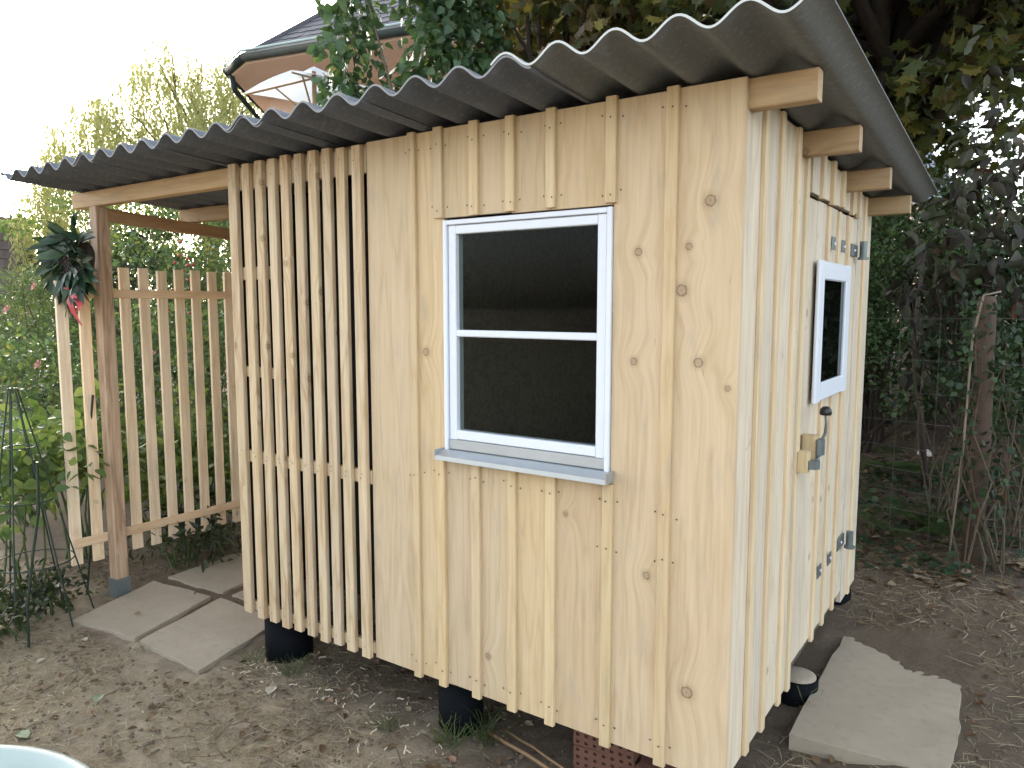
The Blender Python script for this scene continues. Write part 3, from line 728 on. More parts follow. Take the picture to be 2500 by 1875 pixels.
# ------------------------------------------------------------------ tub in the near left corner
M['tub'] = plain('pale_green_plastic', (0.36,0.425,0.40), 0.4, 0.06, 8, spec=0.5)
TX, TY, TZ, TR = -1.79, -1.805, .25, .692
tb = thing('plastic_tub', (TX, TY, 0), 'pale green plastic tub cut off by the lower left corner', 'tub')
MB().lathe([(0,.02),(TR*.80,.02),(TR*.95,TZ-.03),(TR*.985,TZ-.022),(TR,TZ-.010),(TR*.995,TZ+.002),(TR*.97,TZ+.004),(TR*.945,TZ-.008),(TR*.93,TZ-.04),(TR*.80,.03),(0,.03)], TX, TY, 64).build('basin', M['tub'], tb, True)
def scatter(n, x0, x1, y0, y1, dens=None):
    x = rng.uniform(x0, x1, n); y = rng.uniform(y0, y1, n)
    if dens is not None:
        k = rng.random(n) < dens(x, y); x, y = x[k], y[k]
    return x, y
def lying_(x, y):
    n = len(x); a = rng.uniform(0, 6.2832, n)
    return np.stack([x, y, gz(x, y)+rng.uniform(.01,.09,n)], 1), np.stack([np.cos(a), np.sin(a), rng.normal(size=n)*.2], 1), np.stack([rng.normal(size=n)*.5, rng.normal(size=n)*.5-.2, np.ones(n)], 1)
# ------------------------------------------------------------------ pink house
M['pink'] = plain('pink_render', (0.84,0.64,0.55), 0.9, 0.06, 60, bstr=0.3)
M['slate'] = plain('slate', (0.062,0.062,0.074), 0.55, 0.35, 9, spec=0.4)
M['gutter'] = plain('green_grey_zinc', (0.032,0.043,0.042), 0.7, 0.2, 12, spec=0.15)
M['copper'] = plain('pale_gutter_rim', (0.36,0.47,0.46), 0.5, 0.1, 12)
ph = thing('pink_house', (-11, 9, 0), 'pink rendered house with slate roof and dark gutter behind the shed', 'house')
EZ = 6.0
C_ = np.array([-10.53, 6.08]); U = np.array([.98, .20]); U /= np.linalg.norm(U); N = np.array([-U[1], U[0]])
L_ = C_+.86*np.array([-.945,.33]); BKD = np.array([-.64,.77])
Rr = C_+U*7.5; BK = L_+BKD*6.0; RB = Rr+N*7.0; BK2 = BK+U*6
W_ = np.array([-12.28,7.9])+np.array([.25,-.2]); WR = W_+U*8.6; WB = W_+BKD*4.5
MB().prism([W_, WR, WR+N*4.5, WB+U*2.5, WB], -.3, EZ-.12).build('wall', M['pink'], ph)
MB().prism([L_, C_, Rr, RB, BK2, BK], EZ-.12, EZ-.02).build('soffit', M['pink'], ph)
PIT = 0.95
A1 = C_+U*3.3+N*3.0; APZ = EZ+3.0*PIT
A2 = Rr+N*3.0
rfm = MB()
e3 = lambda p, z: (p[0], p[1], z)
rfm.poly([e3(C_,EZ), e3(Rr,EZ), e3(A2,APZ), e3(A1,APZ)]); rfm.poly([e3(L_,EZ), e3(C_,EZ), e3(A1,APZ)]); rfm.poly([e3(BK,EZ), e3(L_,EZ), e3(A1,APZ)])
rfm.poly([e3(Rr,EZ), e3(RB,EZ), e3(A2,APZ)]); rfm.poly([e3(RB,EZ), e3(BK2,EZ), e3(BK,EZ), e3(A1,APZ), e3(A2,APZ)])
roof = rfm.build('roof', M['slate'], ph)
# slates one by one on the slope that faces the shed
sv = MB(); sw_, sh_ = .235, .30
sv.prism([(0,0),(sw_*.25,-.012),(sw_*.6,-.010),(sw_*.9,.02),(sw_,.09),(sw_,sh_),(0,sh_)], 0, .012)
sm = sv.mesh('slate'); sm.materials.append(M['slate'])
sl_dir = Vector((N[0], N[1], PIT)).normalized(); u3 = Vector((U[0], U[1], 0)); nrm = u3.cross(sl_dir)
cnt = 0
for row in range(20):
    s = row*.185; inset = s*math.cos(math.atan(PIT))
    st = 3.3*inset/3.0; a = st-(row % 2)*.11
    while a < 5.6:
        p = Vector((C_[0], C_[1], EZ))+u3*a+sl_dir*(s+.02)+nrm*.016
        pc = np.array(p); q = pc-CAM_P
        if a > st-.02 and in_view(pc[None], .02)[0] and cnt < 300:
            mm = Matrix.Identity(4)
            sld = (sl_dir-nrm*.05).normalized(); nn = u3.cross(sld)
            for i in range(3): mm[i][0], mm[i][1], mm[i][2], mm[i][3] = u3[i], sld[i], nn[i], p[i]+random.uniform(-.002,.004)*nn[i]
            link('slate', sm, None, roof, mm); cnt += 1
        a += .222
# hip cap, gutters, downpipe
MB().tube([e3(C_,EZ+.03), e3(A1,APZ+.04)], .05, 6).build('hip_cap', M['slate'], roof)
def gutter(a, b):
    gm = MB(); gm.tube([(a[0],a[1],EZ-.03),(b[0],b[1],EZ-.03)], .072, 10); o = gm.build('gutter', M['gutter'], ph, True)
    MB().tube([(a[0]-N[0]*.07,a[1]-N[1]*.07,EZ+.055),(b[0]-N[0]*.07,b[1]-N[1]*.07,EZ+.055)], .02, 6).build('gutter_rim', M['copper'], o)
gutter(C_-N*.06, Rr-N*.06); gutter(L_-N*.06, C_-N*.06); gutter(BK, L_-np.array([.05,.05]))
dp = MB().tube([e3(L_+np.array([.0,.0]),EZ-.10), e3(L_+np.array([.02,.05]),EZ-.35), e3(W_+np.array([-.05,-.12]),EZ-.62), e3(W_+np.array([-.05,-.12]),0)], .05, 8)
dp.build('downpipe', M['gutter'], ph, True)
# balcony floor and rail in front of the wall
# ------------------------------------------------------------------ parasol
M['canvas'] = leafmat('white_canvas', [(0,(0.74,0.78,0.78)),(1,(0.76,0.79,0.79))], 0.5, 0.8, 0.2, (1,1.02,1.03))
pc = pol(-48.9, 11.0)
pr = thing('parasol', (pc[0], pc[1], 2.6), 'white square parasol with wooden pole under the pink eaves', 'parasol')
cz = 4.94; hw = .70; drop = .24
ax, ay = R(-12), 0
def pq(i, j, z): 
    x, y = i*math.cos(ax)-j*math.sin(ax), i*math.sin(ax)+j*math.cos(ax); return (pc[0]+x, pc[1]+y, z)
cn = MB(); nseg = 6; cs = [(-hw,-hw),(hw,-hw),(hw,hw),(-hw,hw)]
for k in range(4):
    a, b = np.array(cs[k]), np.array(cs[(k+1) % 4])
    for i in range(nseg):
        for j in range(nseg):
            def P_(r, t):
                e = a*(1-t)+b*t; sagz = -.05*math.sin(math.pi*t)*r*0+.07*math.sin(math.pi*t)*r**2
                return pq(e[0]*r, e[1]*r, cz-drop*r**1.15+sagz*.4)
            cn.poly([P_(i/nseg,j/nseg),P_((i+1)/nseg,j/nseg),P_((i+1)/nseg,(j+1)/nseg),P_(i/nseg,(j+1)/nseg)])
cn.build('canopy', M['canvas'], pr)
cp = MB()
for k in range(4):
    a, b = np.array(cs[k])*.28, np.array(cs[(k+1) % 4])*.28
    cp.poly([pq(0,0,cz+.11), pq(a[0],a[1],cz-.02), pq(b[0],b[1],cz-.02)])
cp.build('vent_cap', M['canvas'], pr)
MB().tube([(pc[0],pc[1],2.2),(pc[0],pc[1],cz+.05)], .032, 10).build('pole', M['rafter'], pr, True)
for k in range(4):
    a = np.array(cs[k])*.97; MB().tube([pq(0,0,cz-.05), pq(a[0],a[1],cz-drop-.02)], .014, 6).build('rib', M['rafter'], pr)
    MB().tube([pq(0,0,cz-.62), pq(a[0]*.55,a[1]*.55,cz-drop*.55-.05)], .013, 6).build('strut', M['rafter'], pr)
M['terrace'] = plain('terrace_concrete', (0.36,0.26,0.2), 0.9)
tq = [pol(-50,9.9), pol(-45.5,9.9), pol(-45.5,12.3), pol(-50,12.3)]
te = MB().prism(tq, -.2, 2.6); tag(te.build('terrace', M['terrace']), kind='structure')

# ------------------------------------------------------------------ house with brown tiled roof, far left
M['rtile'] = plain('brown_roof_tile', (0.115,0.088,0.085), 0.8, 0.3, 6, bstr=0.3)
bh = pol(-68.6, 24)
th_ = thing('tiled_roof_house', (bh[0], bh[1], 0), 'house with steep brown tiled roof at the far left edge', 'house')
vdir = np.array([math.sin(R(-66.6)), math.cos(R(-66.6))]); tu = np.array([vdir[1], -vdir[0]])       # across the view, to the right
e0 = pol(-65.85, 24); e1 = e0-tu*7.0
nb = vdir
ZE, ZT = -.2, 4.22
bw_ = 1.25
MB().prism([e1+nb*.3, e0+nb*.3-tu*.4, e0+nb*6-tu*.4, e1+nb*6], -.5, ZE+.25).build('wall', M['pink'], th_)
hr = MB()
q0, q1 = e0+nb*bw_-tu*.5, e1+nb*bw_+tu*.3
hr.poly([(*e1,ZE),(*e0,ZE),(*q0,ZT),(*q1,ZT)]); q2 = e0+nb*6; q3 = e0+nb*(6-bw_)-tu*.5
hr.poly([(*e0,ZE),(*q2,ZE),(*q3,ZT),(*q0,ZT)]); hr.poly([(*q1,ZT),(*q0,ZT),(*q3,ZT),(*(q3-tu*5),ZT)])
hro = hr.build('roof', M['rtile'], th_)
tm = MB()
nw = 5; TW, TL = .30, .30
for i in range(nw):
    xa, xb = TW*i/nw, TW*(i+1)/nw
    za = .022*math.sin(math.pi*min(1, i/nw*1.4)); zb = .022*math.sin(math.pi*min(1, (i+1)/nw*1.4))
    tm.poly([(xa,0,za+.012),(xb,0,zb+.012),(xb,TL,zb),(xa,TL,za)]); tm.poly([(xa,0,za-.006),(xb,0,zb-.006),(xb,0,zb+.012),(xa,0,za+.012)])
tmm = tm.mesh('roof_tile'); tmm.materials.append(M['rtile'])
tu3 = Vector((tu[0],tu[1],0)); ts = Vector((nb[0]*bw_, nb[1]*bw_, ZT-ZE)); tL = ts.length; ts.normalize(); tn = tu3.cross(ts)
k = 0
for row in range(int(tL/.26)):
    s = row*.26
    right = .5*s/tL; a = right+.02-(row % 2)*.0
    while a < 2.9 and k < 300:
        p = Vector((e0[0], e0[1], ZE))-tu3*(a+TW)+ts*s+tn*.02
        if in_view(np.array(p)[None], .03)[0]:
            mm = Matrix.Identity(4); sld = (ts-tn*.06).normalized(); nn = tu3.cross(sld)
            for i in range(3): mm[i][0], mm[i][1], mm[i][2], mm[i][3] = tu3[i], sld[i], nn[i], p[i]
            link('roof_tile', tmm, None, hro, mm); k += 1
        a += TW*1.0

# ------------------------------------------------------------------ far house at the right, seen between leaves
fh = pol(-7.2, 26)
f_ = thing('slate_roof_house', (fh[0], fh[1], 0), 'distant house glimpsed between leaves below the rear roof corner', 'house')
fu = np.array([math.cos(R(7)), math.sin(R(7))]); fn = np.array([-fu[1], fu[0]])
c0 = fh-fu*3; c1 = fh+fu*1.2
MB().prism([c0, c1, c1+fn*4, c0+fn*4], 0, 4.9).build('wall', M['pink'], f_)
MB().poly([(*(c0-fu*.4-fn*.4),4.8),(*(c1+fu*.4-fn*.4),4.8),(*(c1-fu*1.2+fn*2),7.6),(*(c0+fn*2),7.6)]).poly([(*(c1+fu*.4-fn*.4),4.8),(*(c1+fu*.4+fn*4.4),4.8),(*(c1-fu*1.2+fn*2),7.6)]).build('roof', plain('far_slate', (0.20,0.23,0.27), 0.5, 0.2, 4), f_)

# ------------------------------------------------------------------ trees and shrubs
LM = {}
LM['maple'] = leafmat('maple_leaf', [(0,(0.055,0.078,0.028)),(0.45,(0.088,0.108,0.036)),(0.75,(0.135,0.145,0.045)),(0.92,(0.23,0.20,0.05)),(1,(0.13,0.075,0.04))], 0.40)
LM['mapley'] = leafmat('maple_leaf_autumn', [(0,(0.05,0.065,0.02)),(0.35,(0.10,0.105,0.03)),(0.6,(0.13,0.09,0.055)),(0.8,(0.26,0.23,0.04)),(1,(0.12,0.08,0.06))], 0.35)
LM['lilac'] = leafmat('lilac_leaf', [(0,(0.040,0.080,0.038)),(0.6,(0.062,0.118,0.052)),(0.92,(0.095,0.155,0.060)),(1,(0.16,0.21,0.06))], 0.28, 0.42, 0.4)
LM['willow'] = leafmat('willow_leaf', [(0,(0.24,0.285,0.13)),(0.5,(0.36,0.385,0.17)),(1,(0.50,0.47,0.21))], 0.5)
LM['rose'] = leafmat('rose_leaf', [(0,(0.055,0.10,0.040)),(0.6,(0.105,0.165,0.062)),(0.9,(0.17,0.24,0.08)),(1,(0.32,0.30,0.06))], 0.35)
LM['lime'] = leafmat('lime_leaf', [(0,(0.08,0.135,0.04)),(0.6,(0.13,0.195,0.058)),(1,(0.22,0.27,0.08))], 0.42)
LM['fine'] = leafmat('feathery_leaf', [(0,(0.07,0.115,0.045)),(0.6,(0.11,0.165,0.06)),(1,(0.18,0.21,0.075))], 0.35)
LM['hedge'] = leafmat('box_leaf', [(0,(0.030,0.062,0.022)),(0.6,(0.052,0.095,0.030)),(1,(0.095,0.135,0.042))], 0.25)
LM['purple'] = leafmat('purple_leaf', [(0,(0.028,0.024,0.020)),(0.35,(0.044,0.038,0.029)),(0.6,(0.044,0.054,0.030)),(0.97,(0.060,0.062,0.040)),(1,(0.14,0.045,0.035))], 0.18, 0.5, 0.25)
LM['ivy'] = leafmat('ivy_leaf', [(0,(0.016,0.034,0.016)),(0.6,(0.028,0.056,0.022)),(1,(0.060,0.10,0.038))], 0.2, 0.5, 0.3)
LM['dark'] = leafmat('dark_shrub_leaf', [(0,(0.022,0.030,0.014)),(0.6,(0.036,0.050,0.020)),(1,(0.060,0.072,0.028))], 0.25)
LM['laurel'] = leafmat('laurel_leaf', [(0,(0.016,0.040,0.024)),(0.7,(0.028,0.060,0.032)),(1,(0.045,0.080,0.035))], 0.15, 0.35, 0.5)
LM['fern'] = leafmat('fern_leaf', [(0,(0.022,0.045,0.012)),(0.7,(0.040,0.070,0.018)),(1,(0.06,0.09,0.025))], 0.3)

def shell_cl(n, c, r, sh=0.4): return ellipsoid(n, c, r, sh)
# great maple above and behind the right half of the roof
mc = pol(-9, 8.8); lo = []
cl = ellipsoid(150, (mc[0]-.2, mc[1]-.4, 5.6), (4.1, 3.0, 2.6), 0.42)
cl = np.concatenate([cl, np.array([[*pol(a, d), z] for a, d, z in [(-6,7.4,3.7),(-3,7.6,4.0),(-1,7.2,3.6),(0.5,7.0,4.3),(-9,7.8,3.6),(-12,7.6,3.8),(-4,7.0,4.6),(-1,6.9,4.9),(-14,7.2,4.0),(-17,7.4,4.1),(1,7.4,5.0),(-7,7.0,5.1)]])])
plant('maple_tree', 'large dark maple tree spreading above the right end of the roof', 'tree', mc, cl, T_maple(), 15500, .15, LM['maple'], .50, 'bark', .20, 4.6, 220, droop=.35, upn=.7, flat=.6)
yc = pol(-31, 8.3)
plant('autumn_maple', 'yellowing maple with browned leaves between lilac and dark maple', 'tree', yc, ellipsoid(55, (yc[0]+.3, yc[1], 4.5), (1.35,1.2,1.25), 0.45), T_maple(), 4800, .125, LM['mapley'], .36, 'bark', .09, 3.4, 150, droop=.35, upn=.7)
# lilac: two upright clumps behind the roof
lc = pol(-40.5, 7.3)
cl = np.array([[*pol(a, d), z] for a, d, z in [(-47.0,7.2,3.3),(-46.6,7.2,3.7),(-46.2,7.2,4.1),(-46.4,7.3,4.5),(-45.6,7.2,4.8),(-47.6,7.1,3.0),(-46.0,7.1,3.45),(-45.4,7.1,2.9),(-44.4,7.2,3.05),(-43.0,7.2,3.2),(-41.8,7.1,3.4),
    (-40.8,7.2,3.7),(-40.2,7.2,4.1),(-39.8,7.3,4.5),(-39.0,7.2,3.9),(-38.4,7.1,4.4),(-37.6,7.2,4.7),(-38.2,7.2,3.5),(-37.2,7.2,3.9),(-36.6,7.3,4.3),(-40.0,7.1,3.1),(-41.0,7.3,4.6),(-38.8,7.4,4.9),(-36.2,7.3,3.6),(-42.4,7.2,3.7),(-48.3,7.1,2.9),(-49.0,7.0,2.6),(-44,7.0,2.6),(-41,7,2.7),(-38,7,2.8)]])
plant('lilac_bush', 'lilac bush with heart shaped green leaves rising behind the roof', 'bush', lc, cl, T_heart(), 4300, .105, LM['lilac'], .34, 'twig', .05, None, 260, droop=.55, upn=.75, flat=.85, stemname='stems')
# willow: hanging strands
wc = pol(-56.3, 24)
wt = thing('willow_tree', (wc[0], wc[1], 0), 'weeping willow with hanging yellow green strands left of the pink house', 'tree')
wm = MB(); wm.tube(bend((wc[0],wc[1],-.2),(wc[0]+.3,wc[1],5.0),4,0,.02), [.35,.3,.27,.22,.16], 10)
WP, WD = [], []
for k in range(250):                # curtains of strands, each hung from one limb
    a = rng.uniform(0, 2*math.pi); rr = 4.7*math.sqrt(rng.random()); top = 9.1-.20*rr**2+rng.normal()*.4
    bx, by = wc[0]+rr*math.cos(a), wc[1]+rr*math.sin(a)
    if k % 4 == 0: wm.tube(bend((wc[0]+.2,wc[1],4.0+rng.random()), (bx,by,top), 4, .08, .04), [.08,.05,.035,.02,.01], 5, False)
    L0 = rng.uniform(2.2, 6.6)
    for j in range(9):
        L = L0*rng.uniform(.6,1.1); n = int(L*26); t = np.linspace(0, 1, n); sx, sy = rng.normal()*.22, rng.normal()*.22; ox, oy = rng.normal()*.20, rng.normal()*.20; tz = top+rng.normal()*.15
        WP.append(np.stack([bx+ox+sx*t+rng.normal(size=n)*.045, by+oy+sy*t+rng.normal(size=n)*.045, tz-L*t+.3*np.sin(t*3)], 1))
        WD.append(np.stack([rng.normal(size=n)*.42, rng.normal(size=n)*.42, -np.ones(n)], 1))
for k in range(18):                # bare tips reaching up
    a = rng.uniform(0, 6.28); rr = 2.6*math.sqrt(rng.random()); p0 = (wc[0]+rr*math.cos(a), wc[1]+rr*math.sin(a), 7.6); p1 = (p0[0]+rng.normal()*.4, p0[1], 8.6+rng.random()*1.0)
    wm.tube(bend(p0, p1, 3, 0, .03), [.02,.014,.010,.006], 4, False); n = 40; t = rng.random(n)[:,None]
    WP.append(np.array(p0)*(1-t)+np.array(p1)*t+rng.normal(size=(n,3))*.08); WD.append(rng.normal(size=(n,3))*.4+np.array([0,0,-1]))
wm.build('trunk', M['twig'], wt, True)
WP, WD = np.concatenate(WP), np.concatenate(WD)
foliage(wt, T_small(.17,.03), WP, WD, rng.normal(size=WP.shape), .135*rng.uniform(.6,1.3,len(WP)), LM['willow'])
# left garden
def bush(az, d, name, label, h, rad, tpl, nl, size, mat, crad=.22, ncl=26, z0=.25, bark='stem', tr=.018, nparts=0, cat='bush', group=None, droop=.2, dx=0):
    p = pol(az, d); g0 = float(gz(p[0], p[1], False))
    cl = ellipsoid(ncl, (p[0], p[1], g0+z0+(h-z0)/2), (rad, rad, (h-z0)/2), .5)
    return plant(name, label, cat, p, cl, tpl, nl, size, mat, crad, bark, tr, None, nparts, group, droop, stemname='stems')
G1 = 'garden shrubs behind the trellis'
bush(-64.6, 13.5, 'backlit_shrub', 'airy shrub with glowing backlit leaves behind the wreath', 3.6, 1.0, T_small(.6), 3200, .085, LM['lime'], .34, 34, .6, 'twig', .03)
bush(-66.6, 10.5, 'feathery_conifer', 'feathery light green conifer at the left below the tiled roof', 2.25, .75, T_small(.16,.02), 7000, .10, LM['fine'], .30, 40, .1, 'twig', .03)
bush(-63.9, 10.0, 'feathery_conifer', 'feathery conifer seen through the gap between wreath and left trellis slats', 2.0, .8, T_small(.16,.02), 6000, .10, LM['fine'], .30, 36, .1, 'twig', .03)
bush(-68.0, 7.2, 'rose_bush', 'loose rose bush with blooms at the left edge of the picture', 1.75, .55, T_leaf(.55), 1500, .055, LM['rose'], .26, 26, .2, nparts=60)
bush(-65.6, 6.0, 'raspberry_bush', 'lime green large leaved bush just left of the first trellis slat', 1.35, .42, T_leaf(.7), 700, .095, LM['lime'], .22, 20, .35, nparts=150)
bush(-68.6, 5.2, 'raspberry_bush', 'large leaved lime green bush cut off by the left edge', 1.15, .34, T_leaf(.7), 420, .085, LM['lime'], .2, 16, .45, nparts=120)
bush(-62.2, 7.6, 'rose_bush', 'rose bush with pink blooms directly behind the canopy post', 1.85, .6, T_leaf(.55), 1900, .055, LM['rose'], .26, 30, .2, nparts=60)
bush(-59.6, 6.3, 'currant_bush', 'bright green bush behind the middle trellis slats', 1.15, .5, T_leaf(.7), 900, .08, LM['lime'], .24, 24, .2, nparts=150)
bush(-58.2, 8.6, 'rose_bush', 'tall rambling rose with red hips below the canopy rafter', 3.3, .8, T_leaf(.55), 4600, .06, LM['rose'], .30, 54, .2, nparts=80)
bush(-61.2, 11.5, 'dark_shrub', 'dark green shrub in the shade under the willow', 3.0, 1.3, T_leaf(.5), 5200, .08, LM['dark'], .36, 54, .1)
bush(-56.4, 7.2, 'rose_bush', 'rose bush at the shed end of the trellis', 2.0, .6, T_leaf(.55), 2300, .055, LM['rose'], .28, 32, .15, nparts=60)
bush(-57.2, 5.9, 'currant_bush', 'low bright bush at the shed end of the trellis', .95, .36, T_leaf(.7), 560, .075, LM['lime'], .2, 18, .12, nparts=120)
bush(-57.0, 14.5, 'willow_stand_in', 'added pale green shrub standing in for the low willow strands', 4.3, 2.3, T_leaf(.4), 15000, .10, LM['fine'], .4, 44, .2)  # added shrub, stands in for the willow's hanging curtain
bush(-69.5, 15.5, 'garden_hedge', 'pale green hedge in front of the tiled roof house', 1.7, 1.6, T_leaf(.5), 5200, .09, LM['fine'], .4, 44, .1)
bush(-62.5, 17.0, 'garden_hedge', 'pale green hedge at the foot of the willow', 2.2, 2.0, T_leaf(.5), 6000, .10, LM['fine'], .45, 50, .1)
bush(-67.4, 5.0, 'ground_ivy', 'dark leafy weeds low in front of the first trellis slat', 0.26, .26, T_leaf(.6), 330, .045, LM['dark'], .16, 16, .05, nparts=60, cat='weeds')
bush(-69.4, 4.75, 'ground_ivy', 'dark leafy weeds in the left corner below the stakes', 0.22, .26, T_leaf(.6), 300, .042, LM['dark'], .15, 14, .04, nparts=60, cat='weeds')
bush(-58.7, 5.55, 'ground_ivy', 'shaded leafy weeds at the foot of the trellis', .40, .42, T_leaf(.4), 520, .07, LM['dark'], .2, 20, .05, nparts=60, cat='weeds')
# blooms and hips
M['petal'] = plain('pink_petal', (0.55,0.26,0.24), 0.7, 0.15, 30); M['hip'] = plain('red_rose_hip', (0.30,0.035,0.02), 0.35, 0.2, 30)
pm = MB()
for k in range(9):
    a = k*2.4; r0 = .2+.09*k*.9; tl = .35+.12*(k/9); c, s = math.cos(a), math.sin(a)
    pm.poly([(0,0,0),(r0*c-.3*s*r0*1.6,r0*s+.3*c*r0*1.6,.5-.3*tl*k/9),(1.1*r0*c,1.1*r0*s,.62-.05*k),(r0*c+.3*s*r0*1.6,r0*s-.3*c*r0*1.6,.5-.3*tl*k/9)])
pmm = pm.mesh('bloom'); pmm.materials.append(M['petal'])
for az, d, z, s, lab in ((-66.95,6.8,1.33,.05,'larger pink rose left of the trellis at mid height'),(-64.55,6.3,1.02,.038,'small pink rose between the first two trellis slats'),(-66.9,8.0,1.95,.05,'pink rose above the left bushes below the tiled roof'),(-57.9,7.6,1.36,.04,'pink rose seen between the right trellis slats'),(-60.2,7.3,1.36,.045,'cream pink rose between the middle trellis slats'),(-68.4,7.0,1.75,.05,'pale rose at the left edge above the bushes')):
    p = pol(az, d); o = link('rose_bloom', pmm, None, None, Matrix.LocRotScale(Vector((p[0],p[1],z)), Matrix.Rotation(R(70),3,'X').to_quaternion(), Vector((s,s,s)))); tag(o, lab, 'rose', 'rose blooms')
hm = MB().lathe([(0,-.5),(.35,-.4),(.5,0),(.35,.4),(.12,.5),(0,.55)], 0, 0, 10).mesh('hip', True); hm.materials.append(M['hip'])
hp = thing('rose_hips', (*pol(-58.2,7.9), 2.2), 'red hips dotted over the rambling rose by the shed', 'rose hips')
for k in range(26):
    a_, d_, z_ = rng.uniform(-59.2,-56.8), rng.uniform(7.2,8.0), rng.uniform(1.0,2.55); p = pol(a_, d_)
    link('hip', hm, None, hp, Matrix.LocRotScale(Vector((p[0],p[1],z_)), None, Vector((.03,.03,.03))))
# wire plant stakes at the left
ob = pol(-67.8, 4.9)
st = thing('plant_support', (ob[0], ob[1], 0), 'tall dark green wire cone for climbing plants at left', 'plant support')
for k in range(6):
    a = k*math.pi/3+.2; MB().tube([(ob[0]+.27*math.cos(a), ob[1]+.27*math.sin(a), -.02), (ob[0]+.02*math.cos(a)-.06, ob[1]+.02*math.sin(a)-.04, 1.33)], .0048, 6).build('rod', M['stake'], st)
for z in (.35,.7,1.0):
    r = .27*(1-z/1.4); n = 20; MB().tube([(ob[0]-.06*z/1.33+r*math.cos(6.2832*i/n), ob[1]-.04*z/1.33+r*math.sin(6.2832*i/n), z) for i in range(n+1)], .004, 5).build('ring', M['stake'], st)
for k, (az, d, h_) in enumerate(((-68.6,4.5,1.0),(-65.1,5.2,1.25),(-63.6,6.3,1.1))):
    p = pol(az, d); o = MB().tube(bend((p[0],p[1],-.02),(p[0]+.12,p[1]+.05,h_),4,0,.01), .007, 6).build('plant_stake', M['stake'])
    tag(o, ('dark thin stake near the left picture edge','dark thin stake just left of the first trellis slat','dark thin stake behind the second trellis slat')[k], 'stake', 'thin plant stakes')

# ------------------------------------------------------------------ right side: hedge, purple shrub, fence with ivy
bush(-8.8, 7.6, 'box_hedge', 'dense green hedge shrub right of the rear shed corner', 2.75, 1.05, T_small(.55), 12000, .05, LM['hedge'], .30, 80, .1, 'bark', .03)
bush(-12.5, 8.3, 'box_hedge', 'green shrub hidden mostly behind the rear shed corner', 3.0, 1.0, T_small(.55), 7000, .055, LM['hedge'], .30, 50, .1, 'bark', .03)
bush(1.5, 9.5, 'green_shrub', 'lighter green shrub at the right picture edge beyond the fence', 3.4, 1.3, T_small(.6), 5000, .07, LM['fine'], .4, 44, .3, 'bark', .03)
bush(-4.5, 11.0, 'dark_shrub', 'dark undergrowth beyond the wire fence', 2.7, 1.8, T_leaf(.5), 5200, .09, LM['dark'], .42, 56, .2)
bush(-9.5, 12.5, 'dark_shrub', 'dark undergrowth behind the green hedge shrub', 3.8, 1.8, T_leaf(.5), 5200, .10, LM['dark'], .42, 56, .2)
bush(-5.2, 8.6, 'dark_shrub', 'low dark shrub on the bank left of the ivy post', 2.3, .8, T_leaf(.5), 3600, .07, LM['dark'], .30, 40, .05)
bush(-1.6, 8.0, 'dark_shrub', 'dark shrub filling the gap right behind the ivy post', 2.1, .9, T_leaf(.5), 4200, .075, LM['dark'], .32, 46, .05)
bush(1.2, 7.0, 'dark_shrub', 'dark shrub at the right picture edge behind the fence', 2.0, .7, T_leaf(.5), 3000, .07, LM['ivy'], .30, 36, .05)
pp_ = pol(-2.6, 5.9); cl = np.array([[*pol(a, d), z] for a, d, z in [(-3.4,5.7,2.7),(-1.8,5.6,2.7),(-4.2,5.6,2.5),(-2.8,5.6,2.45),(-1.4,5.5,2.4),(-0.2,5.5,2.6),(-5.0,5.5,2.25),(-3.6,5.5,2.15),(-2.2,5.5,2.1),(-0.6,5.4,2.15),(-5.8,5.6,1.98),(-4.4,5.6,1.92),(-6.6,5.7,1.85),(0.4,5.4,1.9),(-1.2,5.5,1.85),(-4.8,5.8,1.65),(-5.6,5.9,1.4),(-3.0,5.8,3.3)]])
plant('purple_leaved_shrub', 'shrub with drooping dusky purple leaves right of the roof corner', 'shrub', pp_, cl, T_leaf(.50,.1,.1), 520, .118, LM['purple'], .30, 'bark', .03, None, 280, droop=.75, upn=.6, flat=.9, stemname='stems')
# wire mesh fence
FP = [pol(-2.25,5.02), np.array([-2.6,3.75]), np.array([3.2,2.95])]
FZ = [float(gz(*p, False)) for p in FP]
M['oldpost'] = plain('weathered_post', (0.085,0.058,0.042), 0.9, 0.3, 18, bstr=0.5)
fp = FP[0]; t = thing('fence_post', (fp[0], fp[1], FZ[0]), 'weathered round fence post overgrown with ivy at right', 'fence post')
MB().tube([(fp[0],fp[1],FZ[0]-.2),(fp[0]+.01,fp[1],1.0),(fp[0]-.005,fp[1],1.80),(fp[0]-.005,fp[1],1.835)], [.052,.05,.048,.04], 14).build('shaft', M['oldpost'], t, True)
wf_ = thing('wire_fence', (fp[0], fp[1], FZ[0]), 'rusty square wire mesh fence stretched past the ivy post', 'fence')
levels = [.12,.25,.37,.50,.64,.80,.98,1.18,1.43]
for (A, ZA), (B, ZB_) in (((FP[0],FZ[0]),(FP[1],FZ[0]-.02)),((FP[0],FZ[0]),(FP[2],FZ[0]+.02))):
    A2_ = A+np.array([0,-.055]); 
    for h in levels:
        MB().tube([(A2_[0]*(1-t_)+B[0]*t_, A2_[1]*(1-t_)+B[1]*t_+.006*math.sin(9*t_), ZA+h+.012*math.sin(3.1*t_)*-1+.004*rng.normal()) for t_ in np.linspace(0,1,12)], .0016, 4).build('wire', M['wire'], wf_)
    L = np.linalg.norm(B-A2_); n = int(L/.23)
    for i in range(1, n):
        q = A2_+(B-A2_)*i/n+rng.normal(size=2)*.004; MB().tube([(q[0],q[1],ZA+.08),(q[0]+.004,q[1],ZA+.7),(q[0],q[1],ZA+1.44)], .0015, 4).build('wire', M['wire'], wf_)
